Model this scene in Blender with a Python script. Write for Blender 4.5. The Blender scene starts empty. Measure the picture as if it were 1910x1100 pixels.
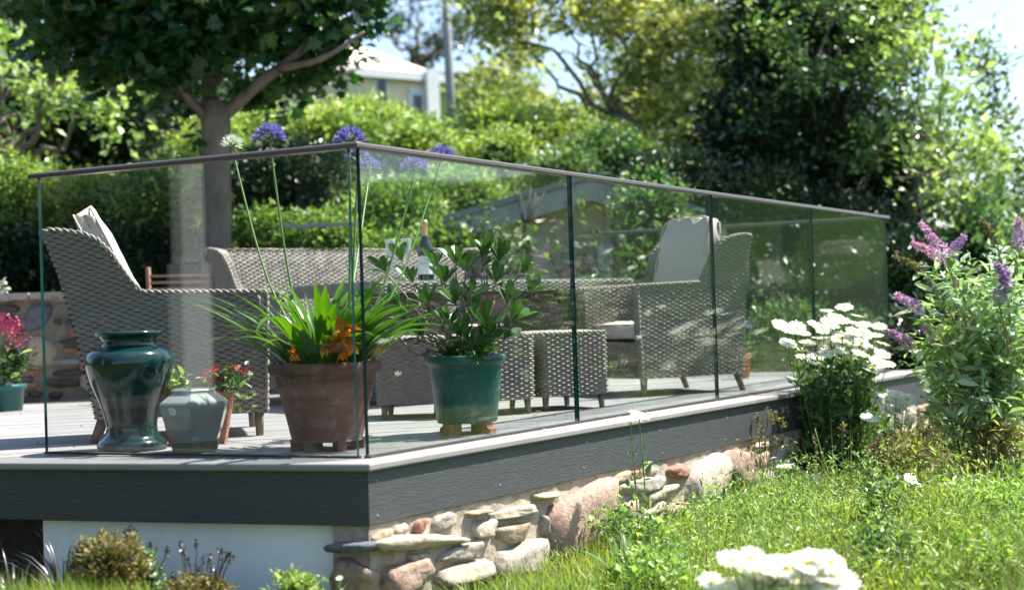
import bpy, math, random
import numpy as np
from mathutils import Vector, Matrix, Euler
rnd = random.Random(7)
rs = np.random.RandomState(7)
PI = math.pi
SC = bpy.context.scene
COL = SC.collection

# ------------------------------------------------------------------ camera
FPX, PITCH, ROLL, CAMH = 2760.0, 0.01445593, -0.033596, 0.4694
cp, sp, cr, sr = math.cos(PITCH), math.sin(PITCH), math.cos(ROLL), math.sin(ROLL)
_x = np.array([1.0, 0, 0]); _u = np.array([0, -sp, cp]); FW = np.array([0, cp, sp])
CX = _x * cr + _u * sr; CU = -_x * sr + _u * cr
cam_d = bpy.data.cameras.new('camera'); cam = bpy.data.objects.new('camera', cam_d); COL.objects.link(cam)
cam_d.sensor_width = 36; cam_d.lens = FPX / 1910 * 36; cam_d.clip_end = 3000; cam_d.clip_start = 0.05
cam.matrix_world = Matrix(((CX[0], CU[0], -FW[0], 0), (CX[1], CU[1], -FW[1], 0), (CX[2], CU[2], -FW[2], CAMH), (0, 0, 0, 1)))
cam_d.dof.use_dof = True; cam_d.dof.focus_distance = 6.3; cam_d.dof.aperture_fstop = 2.0
SC.camera = cam
# ------------------------------------------------------------------ light
SUN_AZ, SUN_EL = 70.0, 58.0
w = bpy.data.worlds.new('World'); SC.world = w; w.use_nodes = True
nt = w.node_tree
sky = nt.nodes.new('ShaderNodeTexSky'); sky.sky_type = 'NISHITA'; sky.sun_disc = False
sky.sun_elevation = math.radians(SUN_EL); sky.sun_rotation = math.radians(SUN_AZ)
sky.air_density = 1.0; sky.dust_density = 1.2; sky.ozone_density = 1.0
nt.links.new(sky.outputs[0], nt.nodes['Background'].inputs[0]); nt.nodes['Background'].inputs[1].default_value = 0.10
sd = bpy.data.lights.new('sun', 'SUN'); sd.energy = 5.0; sd.angle = math.radians(0.53); sd.color = (1, 0.95, 0.86)
sun = bpy.data.objects.new('sun', sd); COL.objects.link(sun)
a, e = math.radians(SUN_AZ), math.radians(SUN_EL)
sun.rotation_euler = Vector((math.cos(e) * math.sin(a), math.cos(e) * math.cos(a), math.sin(e))).to_track_quat('Z', 'Y').to_euler()
SC.view_settings.view_transform = 'Standard'; SC.view_settings.look = 'None'
SC.view_settings.exposure = 1.45; SC.view_settings.gamma = 1; SC.view_settings.use_curve_mapping = False
SC.cycles.max_bounces = 10; SC.cycles.transparent_max_bounces = 14; SC.cycles.diffuse_bounces = 4
SC.cycles.caustics_reflective = False; SC.cycles.caustics_refractive = False; SC.cycles.sample_clamp_indirect = 6

# ------------------------------------------------------------------ geometry helpers
def pt(px, py, y):
    """world point seen at pixel (px,py) of the 1910x1100 photo, y metres away"""
    d = FW + CX * (px - 955) / FPX - CU * (py - 550) / FPX
    d = d / d[1]
    return np.array([d[0] * y, y, CAMH + d[2] * y])
def dirv(azdeg): return np.array([math.sin(math.radians(azdeg)), math.cos(math.radians(azdeg))])
def online(px, py, P0, az):
    d = FW + CX * (px - 955) / FPX - CU * (py - 550) / FPX; d = d / d[1]
    n = np.array([math.cos(math.radians(az)), -math.sin(math.radians(az))])
    t = (n @ np.array(P0[:2])) / (n @ d[:2])
    q = np.array([d[0] * t, t, CAMH + d[2] * t]); s = (q[:2] - np.array(P0[:2])) @ dirv(az)
    return s, q[2], q
def finish(o, parent=None, label=None, cat=None, group=None, kind=None):
    COL.objects.link(o)
    if parent is not None: o.parent = parent
    if label: o['label'] = label
    if cat: o['category'] = cat
    if group: o['group'] = group
    if kind: o['kind'] = kind
    return o
def empty(name, loc, label, cat, group=None, rz=0, kind=None):
    o = bpy.data.objects.new(name, None); o.location = [float(v) for v in loc]; o.rotation_euler = (0, 0, rz); o.empty_display_size = .1
    return finish(o, None, label, cat, group, kind)
class MB:
    def __init__(s): s.V = []; s.F = []; s.n = 0
    def add(s, V, Fs, m=0):
        V = np.asarray(V, float).reshape(-1, 3)
        if isinstance(Fs, np.ndarray): Fs = [Fs]
        elif Fs and isinstance(Fs[0], (list, tuple)):
            g = {}
            for f in Fs: g.setdefault(len(f), []).append(f)
            Fs = [np.array(v) for v in g.values()]
        for f in Fs:
            if len(f): s.F.append((np.asarray(f) + s.n, m))
        s.V.append(V); s.n += len(V)
        return s
    def mesh(s, name, mats, smooth=True):
        me = bpy.data.meshes.new(name)
        V = np.concatenate(s.V) if s.V else np.zeros((0, 3))
        me.vertices.add(len(V)); me.vertices.foreach_set('co', V.astype(np.float32).ravel())
        nl = sum(f.size for f, _ in s.F); nf = sum(len(f) for f, _ in s.F)
        me.loops.add(nl); me.polygons.add(nf)
        me.loops.foreach_set('vertex_index', np.concatenate([f.ravel() for f, _ in s.F]).astype(np.int32))
        tot = np.concatenate([np.full(len(f), f.shape[1]) for f, _ in s.F])
        me.polygons.foreach_set('loop_start', np.concatenate([[0], np.cumsum(tot)[:-1]]).astype(np.int32))
        me.polygons.foreach_set('loop_total', tot.astype(np.int32))
        me.polygons.foreach_set('material_index', np.concatenate([np.full(len(f), m) for f, m in s.F]).astype(np.int32))
        me.polygons.foreach_set('use_smooth', np.full(nf, bool(smooth)))
        for m in (mats if isinstance(mats, (list, tuple)) else [mats]): me.materials.append(m)
        me.update(calc_edges=True); me.validate()
        return me
    def obj(s, name, mats, parent=None, smooth=True, loc=None, **k):
        o = bpy.data.objects.new(name, s.mesh(name, mats, smooth))
        if loc is not None: o.location = [float(v) for v in loc]
        return finish(o, parent, **k)
BOXF = [(0, 3, 2, 1), (4, 5, 6, 7), (0, 1, 5, 4), (1, 2, 6, 5), (2, 3, 7, 6), (3, 0, 4, 7)]
def box(mb, c, s, m=0, rz=0, bev=0):
    x, y, z = [v / 2 for v in s]
    P = np.array([(-x, -y, -z), (x, -y, -z), (x, y, -z), (-x, y, -z), (-x, -y, z), (x, -y, z), (x, y, z), (-x, y, z)])
    if rz: P = P @ np.array([[math.cos(rz), math.sin(rz), 0], [-math.sin(rz), math.cos(rz), 0], [0, 0, 1]])
    return mb.add(P + np.array(c), BOXF, m)
def prism(mb, poly, z0, z1, m=0):
    n = len(poly); V = [(p[0], p[1], z0) for p in poly] + [(p[0], p[1], z1) for p in poly]
    A = sum(poly[i][0] * poly[(i + 1) % n][1] - poly[(i + 1) % n][0] * poly[i][1] for i in range(n))
    if A < 0: V = V[:n][::-1] + V[n:][::-1]
    F = [tuple(range(n))[::-1], tuple(range(n, 2 * n))] + [(i, (i + 1) % n, n + (i + 1) % n, n + i) for i in range(n)]
    return mb.add(V, F, m)
def frames(P):
    P = np.asarray(P, float); T = np.gradient(P, axis=0); T /= np.linalg.norm(T, axis=1)[:, None] + 1e-12
    up = np.array([0, 0, 1.0]); N = []
    for t in T:
        a = up if abs(t[2]) < .92 else np.array([1.0, 0, 0])
        n = np.cross(t, a); N.append(n / np.linalg.norm(n))
    for i in range(1, len(N)):
        n = N[i - 1] - T[i] * (N[i - 1] @ T[i]); N[i] = n / (np.linalg.norm(n) + 1e-12)
    N = np.array(N); return P, T, N, np.cross(T, N)
def tube(mb, P, R, n=6, m=0, sx=1, sy=1, caps=True):
    P, T, N, B = frames(P); R = np.broadcast_to(np.asarray(R, float), (len(P),))
    a = np.arange(n) * 2 * PI / n
    V = P[:, None] + R[:, None, None] * (np.cos(a)[None, :, None] * N[:, None] * sx + np.sin(a)[None, :, None] * B[:, None] * sy)
    k = len(P); i, j = np.meshgrid(np.arange(k - 1), np.arange(n), indexing='ij'); j2 = (j + 1) % n
    F = np.stack([i * n + j, i * n + j2, (i + 1) * n + j2, (i + 1) * n + j], -1).reshape(-1, 4)
    Fs = [F]
    if caps: Fs += [np.array([list(range(n))[::-1]]), np.array([[(k - 1) * n + q for q in range(n)]])]
    return mb.add(V.reshape(-1, 3), Fs, m)
def lathe(mb, prof, n=32, m=0, c=(0, 0, 0), hexa=False):
    a = np.arange(n) * 2 * PI / n; pr = np.array(prof, float)
    V = np.stack([pr[:, 0][:, None] * np.cos(a), pr[:, 0][:, None] * np.sin(a), np.repeat(pr[:, 1][:, None], n, 1)], -1)
    k = len(pr); i, j = np.meshgrid(np.arange(k - 1), np.arange(n), indexing='ij'); j2 = (j + 1) % n
    F = np.stack([i * n + j, i * n + j2, (i + 1) * n + j2, (i + 1) * n + j], -1).reshape(-1, 4)
    return mb.add(V.reshape(-1, 3) + np.array(c), [F], m)
def smoothprof(pts, k=4):
    P = np.array(pts, float); out = []
    for i in range(len(P) - 1):
        p0 = P[max(i - 1, 0)]; p1 = P[i]; p2 = P[i + 1]; p3 = P[min(i + 2, len(P) - 1)]
        for t in np.arange(k) / k:
            out.append(.5 * ((2 * p1) + (-p0 + p2) * t + (2 * p0 - 5 * p1 + 4 * p2 - p3) * t * t + (-p0 + 3 * p1 - 3 * p2 + p3) * t ** 3))
    return np.array(out + [P[-1]])
def gridf(nu, nv):
    i, j = np.meshgrid(np.arange(nu - 1), np.arange(nv - 1), indexing='ij')
    return np.stack([i * nv + j, (i + 1) * nv + j, (i + 1) * nv + j + 1, i * nv + j + 1], -1).reshape(-1, 4)
def vnoise(P, s=1.0, seed=0):
    """cheap smooth pseudo noise, -1..1"""
    r = np.random.RandomState(seed); o = 0
    for k in range(5):
        d = r.randn(3); d *= s * (1 + .55 * k) / np.linalg.norm(d)
        o = o + np.sin(P @ d + r.rand() * 9 + 1.7 * np.sin(P @ (r.randn(3) * s * .6))) / (1 + .3 * k)
    return o / 2.6
def rots(N, up=None, tilt=1.0, r=rs):
    """batch of rotation matrices: local +y = leaf direction, local +z = leaf normal"""
    d = r.randn(N, 3); d[:, 2] *= .55
    if up is not None: d = d * tilt + up
    d /= np.linalg.norm(d, axis=1)[:, None]
    n = r.randn(N, 3) * .55; n[:, 2] += 1
    x = np.cross(d, n); x /= np.linalg.norm(x, axis=1)[:, None] + 1e-9
    n = np.cross(x, d)
    return np.stack([x, d, n], -1)
LEAF2 = (np.array([(0, 0, 0), (-.3, .45, .07), (0, 1, 0), (.3, .45, .07)]), [np.array([(0, 2, 1), (0, 3, 2)])])
LEAF4 = (np.array([(0, 0, 0), (-.24, .3, .06), (0, .5, .02), (.24, .3, .06), (-.2, .7, .03), (.2, .7, .03), (0, 1, -.08)]),
         [np.array([(0, 2, 1), (0, 3, 2), (1, 2, 4), (2, 3, 5), (2, 6, 4), (2, 5, 6)])])
_ml = [(0, 0), (.12, -.02), (.42, -.08), (.34, .12), (.6, .3), (.36, .4), (.3, .72), (.14, .66), (0, 1), (-.14, .66), (-.3, .72), (-.36, .4), (-.6, .3), (-.34, .12), (-.42, -.08), (-.12, -.02)]
MAPLE = (np.array([(x, y, -.12 * abs(x) - .1 * y * y) for x, y in _ml] + [(0, .3, .03)]), [np.array([(16, i, (i + 1) % 16) for i in range(16)])])
def leafcloud(mb, pos, size, tmpl=LEAF2, m=0, R=None, up=None, tilt=1.0):
    N = len(pos); tv, tf = tmpl
    if R is None: R = rots(N, up, tilt)
    S = size * (0.5 + .95 * rs.rand(N) ** 1.3)
    V = pos[:, None] + S[:, None, None] * np.einsum('kj,nij->nki', tv, R)
    k = len(tv)
    mb.add(V.reshape(-1, 3), [(f[None] + (np.arange(N) * k)[:, None, None]).reshape(-1, f.shape[1]) for f in tf], m)
def strap(L, wd, el0, droop, n=8, twist=0):
    """arching strap leaf along +x, V-folded; returns verts, faces"""
    t = np.linspace(0, 1, n); ang = el0 - droop * t ** 1.4
    x = np.concatenate([[0], np.cumsum(np.cos(ang[:-1]) * L / (n - 1))]); z = np.concatenate([[0], np.cumsum(np.sin(ang[:-1]) * L / (n - 1))])
    wv = wd / 2 * np.sin(np.clip(t * 1.0 + .22, 0, 1) * PI) ** .6 * (1 - .0 * t); wv[-1] = .0005; wv = np.minimum(wv, wd / 2)
    lift = wv * .35; nx, nz = -np.sin(ang), np.cos(ang)
    V = []
    for i in range(n):
        tw = twist * t[i]
        V += [(x[i] + nx[i] * lift[i], -wv[i] * math.cos(tw), z[i] + nz[i] * lift[i] + wv[i] * math.sin(tw)), (x[i], 0, z[i]),
              (x[i] + nx[i] * lift[i], wv[i] * math.cos(tw), z[i] + nz[i] * lift[i] - wv[i] * math.sin(tw))]
    F = [f for i in range(n - 1) for f in ((3 * i, 3 * i + 3, 3 * i + 4, 3 * i + 1), (3 * i + 1, 3 * i + 4, 3 * i + 5, 3 * i + 2))]
    return np.array(V), F
def rotz(V, a, t=(0, 0, 0)):
    c, s = math.cos(a), math.sin(a); V = np.asarray(V)
    return np.stack([V[:, 0] * c - V[:, 1] * s, V[:, 0] * s + V[:, 1] * c, V[:, 2]], -1) + np.array(t)
def copytree(o, loc=None, rz=None, sc=None, parent=None, label=None):
    c = o.copy(); COL.objects.link(c)
    if parent is not None: c.parent = parent
    if loc is not None: c.location = [float(v) for v in loc]
    if rz is not None: c.rotation_euler = (0, 0, rz)
    if sc is not None: c.scale = (sc, sc, sc) if not hasattr(sc, '__len__') else sc
    if label: c['label'] = label
    for ch in list(o.children): copytree(ch, parent=c)
    return c

# ------------------------------------------------------------------ materials
class NT:
    def __init__(s, name):
        s.m = bpy.data.materials.new(name); s.m.use_nodes = True; s.t = s.m.node_tree; s.N = s.t.nodes; s.b = s.N['Principled BSDF']; s.out = s.N['Material Output']
    def n(s, typ, **k):
        x = s.N.new('ShaderNode' + typ)
        for a_, v in k.items(): setattr(x, a_, v)
        return x
    def l(s, a_, b_): s.t.links.new(a_, b_)
    def coord(s, scale=(1, 1, 1), rot=(0, 0, 0)):
        c = s.n('TexCoord'); mp = s.n('Mapping'); mp.inputs['Scale'].default_value = scale; mp.inputs['Rotation'].default_value = rot
        s.l(c.outputs['Object'], mp.inputs[0]); return mp.outputs[0]
    def noise(s, vec, scale, detail=6, rough=.6, dist=0):
        x = s.n('TexNoise'); x.inputs['Scale'].default_value = scale; x.inputs['Detail'].default_value = detail; x.inputs['Roughness'].default_value = rough; x.inputs['Distortion'].default_value = dist
        s.l(vec, x.inputs['Vector']); return x.outputs['Fac']
    def ramp(s, fac, stops, interp='LINEAR'):
        x = s.n('ValToRGB'); x.color_ramp.interpolation = interp; el = x.color_ramp.elements
        while len(el) < len(stops): el.new(.5)
        for q, (p, c) in zip(el, stops): q.position = p; q.color = (*c, 1)
        s.l(fac, x.inputs[0]); return x.outputs[0]
    def mix(s, fac, a_, b_, mode='MIX'):
        x = s.n('Mix', data_type='RGBA', blend_type=mode)
        for sock, v in ((x.inputs[0], fac), (x.inputs[6], a_), (x.inputs[7], b_)):
            if hasattr(v, 'is_output'): s.l(v, sock)
            else: sock.default_value = v if isinstance(v, (int, float)) else (*v, 1)
        return x.outputs[2]
    def bump(s, h, dist=.01, strength=.6, prev=None):
        x = s.n('Bump'); x.inputs['Distance'].default_value = dist; x.inputs['Strength'].default_value = strength; s.l(h, x.inputs['Height'])
        if prev: s.l(prev, x.inputs['Normal'])
        s.l(x.outputs[0], s.b.inputs['Normal']); return x.outputs[0]
    def set(s, col=None, rough=None, metal=None, spec=None, coat=None):
        b = s.b
        if col is not None:
            if hasattr(col, 'is_output'): s.l(col, b.inputs['Base Color'])
            else: b.inputs['Base Color'].default_value = (*col, 1)
        if rough is not None:
            if hasattr(rough, 'is_output'): s.l(rough, b.inputs['Roughness'])
            else: b.inputs['Roughness'].default_value = rough
        if metal is not None: b.inputs['Metallic'].default_value = metal
        if spec is not None: b.inputs['Specular IOR Level'].default_value = spec
        if coat is not None: b.inputs['Coat Weight'].default_value = coat; b.inputs['Coat Roughness'].default_value = .03
        return s
def simple(name, c1, c2=None, scale=20, rough=.6, bump=.002, metal=0, spec=.5, coat=None, sc=(1, 1, 1), detail=6, stain=0):
    t = NT(name); v = t.coord(sc); f = t.noise(v, scale, detail)
    c2 = c2 or tuple(x * .8 for x in c1)
    col = t.ramp(f, [(.3, c1), (.7, c2)])
    if stain:
        m1 = t.ramp(t.noise(t.coord(), 14, 8, .75, .5), [(.5, (0, 0, 0)), (.72, (1, 1, 1))]); m2 = t.ramp(t.noise(t.coord((9, 9, 1.2)), 3, 5), [(.48, (0, 0, 0)), (.7, (1, 1, 1))])
        col = t.mix(t.mix(stain, (0, 0, 0), m1), col, tuple(min(1, .28 + .5 * x) for x in c1)); col = t.mix(t.mix(stain * .8, (0, 0, 0), m2), col, tuple(x * .45 for x in c1))
    t.set(col, rough, metal, spec, coat)
    if bump: t.bump(f, bump)
    return t.m
def leafmat(name, stops, rough=.42, trans=.3, spec=.5, patch=1.2, tcol=None):
    """per-leaf colour from Random Per Island, with large soft patches of shade of the plant's own colour"""
    t = NT(name); g = t.n('NewGeometry'); v = t.coord()
    c = t.ramp(g.outputs['Random Per Island'], stops)
    f = t.noise(v, patch, 2)
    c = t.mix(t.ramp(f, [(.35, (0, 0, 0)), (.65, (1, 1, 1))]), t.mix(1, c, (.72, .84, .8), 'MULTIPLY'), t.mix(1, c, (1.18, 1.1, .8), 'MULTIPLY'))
    t.set(c, rough, 0, spec)
    tr = t.n('BsdfTranslucent'); t.l(t.mix(1, c, tcol or (1.3, 1.45, .7), 'MULTIPLY'), tr.inputs[0])
    ms = t.n('MixShader'); ms.inputs[0].default_value = trans
    t.l(t.b.outputs[0], ms.inputs[1]); t.l(tr.outputs[0], ms.inputs[2]); t.l(ms.outputs[0], t.out.inputs[0])
    return t.m
def st(*cs): return [(i / (len(cs) - 1), c) for i, c in enumerate(cs)]
M = {}
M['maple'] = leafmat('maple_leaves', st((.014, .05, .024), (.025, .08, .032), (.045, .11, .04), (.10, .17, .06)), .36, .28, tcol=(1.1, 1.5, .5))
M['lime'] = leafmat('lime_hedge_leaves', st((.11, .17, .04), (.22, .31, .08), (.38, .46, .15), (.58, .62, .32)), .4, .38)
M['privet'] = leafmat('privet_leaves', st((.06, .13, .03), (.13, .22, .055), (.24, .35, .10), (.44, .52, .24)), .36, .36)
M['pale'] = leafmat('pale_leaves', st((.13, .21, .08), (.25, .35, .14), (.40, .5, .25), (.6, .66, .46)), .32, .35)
M['dark'] = leafmat('dark_leaves', st((.006, .022, .008), (.012, .036, .013), (.024, .052, .02), (.07, .10, .05)), .3, .12, spec=.7)  # palest tone puts speckled highlights into the colour of random leaves
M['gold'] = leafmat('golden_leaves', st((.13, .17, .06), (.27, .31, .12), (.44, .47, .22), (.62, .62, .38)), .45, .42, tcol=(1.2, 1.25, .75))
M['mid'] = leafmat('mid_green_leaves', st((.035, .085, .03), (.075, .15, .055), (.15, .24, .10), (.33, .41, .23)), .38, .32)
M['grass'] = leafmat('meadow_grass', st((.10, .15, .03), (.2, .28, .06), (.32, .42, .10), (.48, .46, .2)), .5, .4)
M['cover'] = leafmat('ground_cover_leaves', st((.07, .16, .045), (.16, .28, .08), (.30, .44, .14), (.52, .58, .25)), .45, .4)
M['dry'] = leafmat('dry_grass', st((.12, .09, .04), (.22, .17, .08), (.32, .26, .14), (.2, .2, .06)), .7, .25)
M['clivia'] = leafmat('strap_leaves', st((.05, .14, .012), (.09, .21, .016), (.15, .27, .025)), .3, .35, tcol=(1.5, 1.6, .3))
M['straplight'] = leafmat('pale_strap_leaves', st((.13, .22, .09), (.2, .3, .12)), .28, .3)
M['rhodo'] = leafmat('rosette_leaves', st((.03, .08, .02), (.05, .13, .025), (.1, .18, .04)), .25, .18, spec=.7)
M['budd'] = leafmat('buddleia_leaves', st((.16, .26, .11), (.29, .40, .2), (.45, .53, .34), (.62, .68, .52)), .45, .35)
M['yellowleaf'] = leafmat('yellow_leaf', st((.55, .42, .02), (.6, .5, .05)), .4, .3, tcol=(1, 1, .5))
M['dryleaf'] = simple('dry_leaf', (.45, .28, .1), (.3, .17, .06), 30, .6)
M['purple'] = leafmat('purple_florets', st((.22, .17, .45), (.3, .26, .56), (.45, .42, .7)), .5, .25, tcol=(1, .9, 1.3))
M['lilac'] = leafmat('lilac_florets', st((.55, .32, .6), (.66, .42, .68), (.76, .55, .75)), .5, .25, tcol=(1.1, .8, 1.1))
M['magenta'] = leafmat('magenta_petals', st((.35, .02, .12), (.5, .05, .2)), .5, .2, tcol=(1, .6, .8))
M['red'] = leafmat('red_petals', st((.4, .01, .01), (.6, .03, .02)), .5, .2, tcol=(1, .6, .6))
M['orange'] = leafmat('orange_petals', st((.7, .2, .01), (.75, .3, .02)), .5, .25, tcol=(1, .8, .4))
M['petal'] = leafmat('white_petals', st((.72, .72, .7), (.82, .82, .8)), .5, .25, tcol=(1, 1, .95))
M['eye'] = simple('daisy_eye', (.75, .55, .05), (.6, .4, .03), 200, .8, .004)
M['stem'] = simple('green_stem', (.1, .2, .04), (.16, .26, .08), 30, .5)
M['bark'] = simple('grey_bark', (.25, .2, .165), (.12, .1, .085), 9, .85, .05, sc=(1, 1, .35))
M['twig'] = simple('pale_twig', (.34, .27, .18), (.22, .17, .11), 25, .8, .004)
M['darktwig'] = simple('dark_twig', (.05, .04, .035), (.09, .07, .05), 25, .8)
M['heath'] = leafmat('brown_heath_leaves', st((.1, .08, .02), (.2, .15, .05), (.3, .22, .09), (.14, .16, .04)), .6, .25)
M['black'] = leafmat('black_grass_blades', st((.012, .010, .016), (.03, .025, .03), (.16, .14, .14)), .3, .05, tcol=(1, 1, 1))
# hard materials
def deckmat(name, c1, c2, grain=1.0, rough=.62, axis='X', bumpd=.0015):
    t = NT(name); sc = (.9, 26, 26) if axis == 'X' else (26, .9, 26)
    oi = t.n('ObjectInfo'); c = t.n('TexCoord'); ad = t.n('VectorMath', operation='ADD'); t.l(c.outputs['Object'], ad.inputs[0]); t.l(oi.outputs['Location'], ad.inputs[1])
    mp = t.n('Mapping'); mp.inputs['Scale'].default_value = sc; t.l(ad.outputs[0], mp.inputs[0])
    f = t.noise(mp.outputs[0], 3.0, 8, .65, .6); f2 = t.noise(c.outputs['Object'], 2.5, 4)
    col = t.mix(t.ramp(f, [(.35, (0, 0, 0)), (.65, (1, 1, 1))]), c1, c2)
    col = t.mix(.3, col, t.mix(1, col, t.ramp(f2, [(.3, (.6, .6, .6)), (.7, (1.2, 1.2, 1.2))]), 'MULTIPLY'))
    rr = t.n('MapRange'); rr.inputs[3].default_value = .85; rr.inputs[4].default_value = 1.12; t.l(oi.outputs['Random'], rr.inputs[0])
    vm = t.n('VectorMath', operation='SCALE'); t.l(col, vm.inputs[0]); t.l(rr.outputs[0], vm.inputs['Scale'])
    t.set(vm.outputs[0], rough); t.bump(f, bumpd, .8); return t.m
M['deck'] = deckmat('deck_boards', (.31, .30, .297), (.215, .21, .207))
M['coping'] = deckmat('coping_boards', (.245, .24, .235), (.205, .20, .197), bumpd=.0006)
def fasciamat():
    t = NT('fascia_boards'); v = t.coord((1.2, 1.2, 9))
    d = t.noise(v, 1.6, 3, .5, 0)
    wv = t.n('TexWave', wave_type='BANDS', bands_direction='Z'); wv.inputs['Scale'].default_value = 6.5; wv.inputs['Distortion'].default_value = 9; wv.inputs['Detail'].default_value = 4; wv.inputs['Detail Scale'].default_value = 1.4
    t.l(v, wv.inputs[0]); f = t.noise(t.coord((14, 14, 70)), 4, 6)
    mx = t.mix(.5, wv.outputs[0], f)
    t.set(t.ramp(mx, [(.3, (.034, .037, .04)), (.7, (.072, .078, .083))]), .5)
    t.bump(mx, .0016, .8); return t.m
M['fascia'] = fasciamat()
def wickermat():
    t = NT('woven_rattan'); v = t.coord((1, 1, 1)); f = t.noise(v, 22, 3); f2 = t.noise(t.coord((8, 8, 75)), 3, 2)
    c = t.mix(f2, (.15, .125, .10), (.37, .33, .285)); c = t.mix(f, c, t.mix(1, c, (.75, .74, .74), 'MULTIPLY'))
    t.set(c, .5); t.bump(f2, .002, .5); return t.m
M['wicker'] = wickermat()
def stonemat(name, c1, c2, c3, scale=9):
    t = NT(name); oi = t.n('ObjectInfo'); c = t.n('TexCoord'); ad = t.n('VectorMath', operation='ADD'); t.l(c.outputs['Object'], ad.inputs[0]); t.l(oi.outputs['Location'], ad.inputs[1]); v = ad.outputs[0]
    f = t.noise(v, scale, 9, .65, .4); f2 = t.noise(v, scale * 5, 8, .7); vo = t.n('TexVoronoi'); vo.inputs['Scale'].default_value = scale * 2.2; t.l(v, vo.inputs['Vector'])
    c = t.ramp(f, [(.3, c1), (.5, c2), (.7, c3)]); c = t.mix(.45, c, t.mix(1, c, t.ramp(f2, [(.35, (.45, .42, .4)), (.6, (1.3, 1.3, 1.3))]), 'MULTIPLY'))
    t.set(c, .85); b = t.bump(f2, .012, .9); b2 = t.bump(vo.outputs['Distance'], .012, .5, b); return t.m
M['s_pink'] = stonemat('pink_sandstone', (.33, .22, .17), (.39, .28, .22), (.28, .16, .12))
M['s_cream'] = stonemat('cream_limestone', (.42, .35, .26), (.5, .43, .34), (.33, .25, .17))
M['s_tan'] = stonemat('tan_stone', (.34, .26, .16), (.42, .34, .24), (.27, .17, .1))
M['s_grey'] = stonemat('grey_stone', (.3, .265, .225), (.38, .34, .29), (.24, .2, .17))
M['s_red'] = stonemat('red_stone', (.3, .12, .08), (.36, .18, .12), (.2, .1, .08))
M['s_slate'] = stonemat('slate_stone', (.07, .08, .1), (.13, .14, .17), (.1, .1, .11))
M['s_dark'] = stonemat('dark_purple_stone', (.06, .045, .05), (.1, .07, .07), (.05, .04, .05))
M['s_pink2'] = M['s_pink']
M['mortar'] = stonemat('lime_mortar', (.36, .3, .225), (.42, .36, .285), (.27, .22, .165), 5)
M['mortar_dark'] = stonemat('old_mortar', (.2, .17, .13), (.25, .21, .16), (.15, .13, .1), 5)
M['render'] = simple('white_render', (.88, .91, .93), (.82, .86, .88), 6, .8, .004, stain=.1)
M['white'] = simple('white_paint', (.78, .78, .76), (.7, .7, .68), 5, .5, .001)
M['cream'] = simple('cream_render', (.9, .74, .47), (.86, .69, .42), 4, .8, .002)
M['roofpale'] = simple('pale_roof_tiles', (.8, .69, .58), (.68, .57, .47), 30, .7, .01)
M['tanwall'] = simple('tan_render', (.58, .47, .34), (.5, .4, .28), 5, .85, .004)
M['lead'] = simple('grey_roof_felt', (.14, .16, .18), (.2, .22, .24), 12, .5, .003)
M['bargeboard'] = simple('grey_bargeboard', (.3, .31, .31), (.25, .26, .26), 12, .5, .001)
M['terracotta'] = simple('terracotta', (.40, .15, .085), (.33, .11, .06), 10, .75, .002, stain=0.5)
M['bigterra'] = simple('old_terracotta', (.17, .068, .042), (.12, .048, .03), 9, .6, .003, stain=0.5)
M['greenpot'] = simple('green_plastic', (.012, .12, .10), (.009, .10, .085), 8, .38, .0008, stain=0.5)
M['tealpot'] = simple('teal_plastic', (.02, .12, .11), (.015, .1, .09), 8, .4, .0008)
M['urn'] = simple('green_glaze', (.003, .045, .038), (.004, .022, .02), 6, .12, .0006, coat=.45)
M['hexglaze'] = simple('grey_glaze', (.25, .29, .27), (.19, .235, .21), 14, .18, .001, coat=.6, stain=0.3)
M['moss'] = simple('green_algae', (.07, .09, .035), (.12, .14, .08), 40, .8)
M['soil'] = simple('soil', (.05, .035, .025), (.1, .075, .05), 30, .95, .01)
M['rail'] = simple('bronze_handrail', (.12, .10, .085), (.10, .085, .07), 60, .3, .0003, metal=.45)
M['frame'] = simple('grey_leg_metal', (.27, .27, .28), (.22, .22, .23), 30, .45, .0005)
M['legwood'] = simple('woven_leg', (.22, .17, .12), (.12, .09, .07), 60, .7, .002)
M['cushion'] = simple('beige_cushion', (.54, .48, .415), (.49, .435, .375), 400, .9, .0004)
M['teak'] = simple('teak_slats', (.36, .2, .13), (.27, .14, .09), 14, .6, .001, sc=(1, 8, 8))
M['bottle'] = simple('dark_green_bottle', (.006, .018, .01), (.004, .012, .008), 5, .06, 0, coat=1)
M['foil'] = simple('gold_foil', (.75, .52, .25), (.65, .42, .18), 60, .35, .001, metal=.8)
M['labelp'] = simple('paper_label', (.75, .75, .72), (.7, .7, .67), 20, .6, 0)
M['sticker'] = simple('white_sticker', (.72, .78, .78), (.66, .73, .73), 40, .5, 0)
M['dirtpole'] = simple('grey_pole', (.3, .31, .32), (.22, .23, .24), 6, .7, .002)
M['window'] = simple('window_glass', (.03, .04, .05), (.02, .03, .04), 2, .05, 0)
M['underside'] = simple('dark_underside', (.03, .028, .025), (.05, .045, .04), 20, .9)
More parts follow.
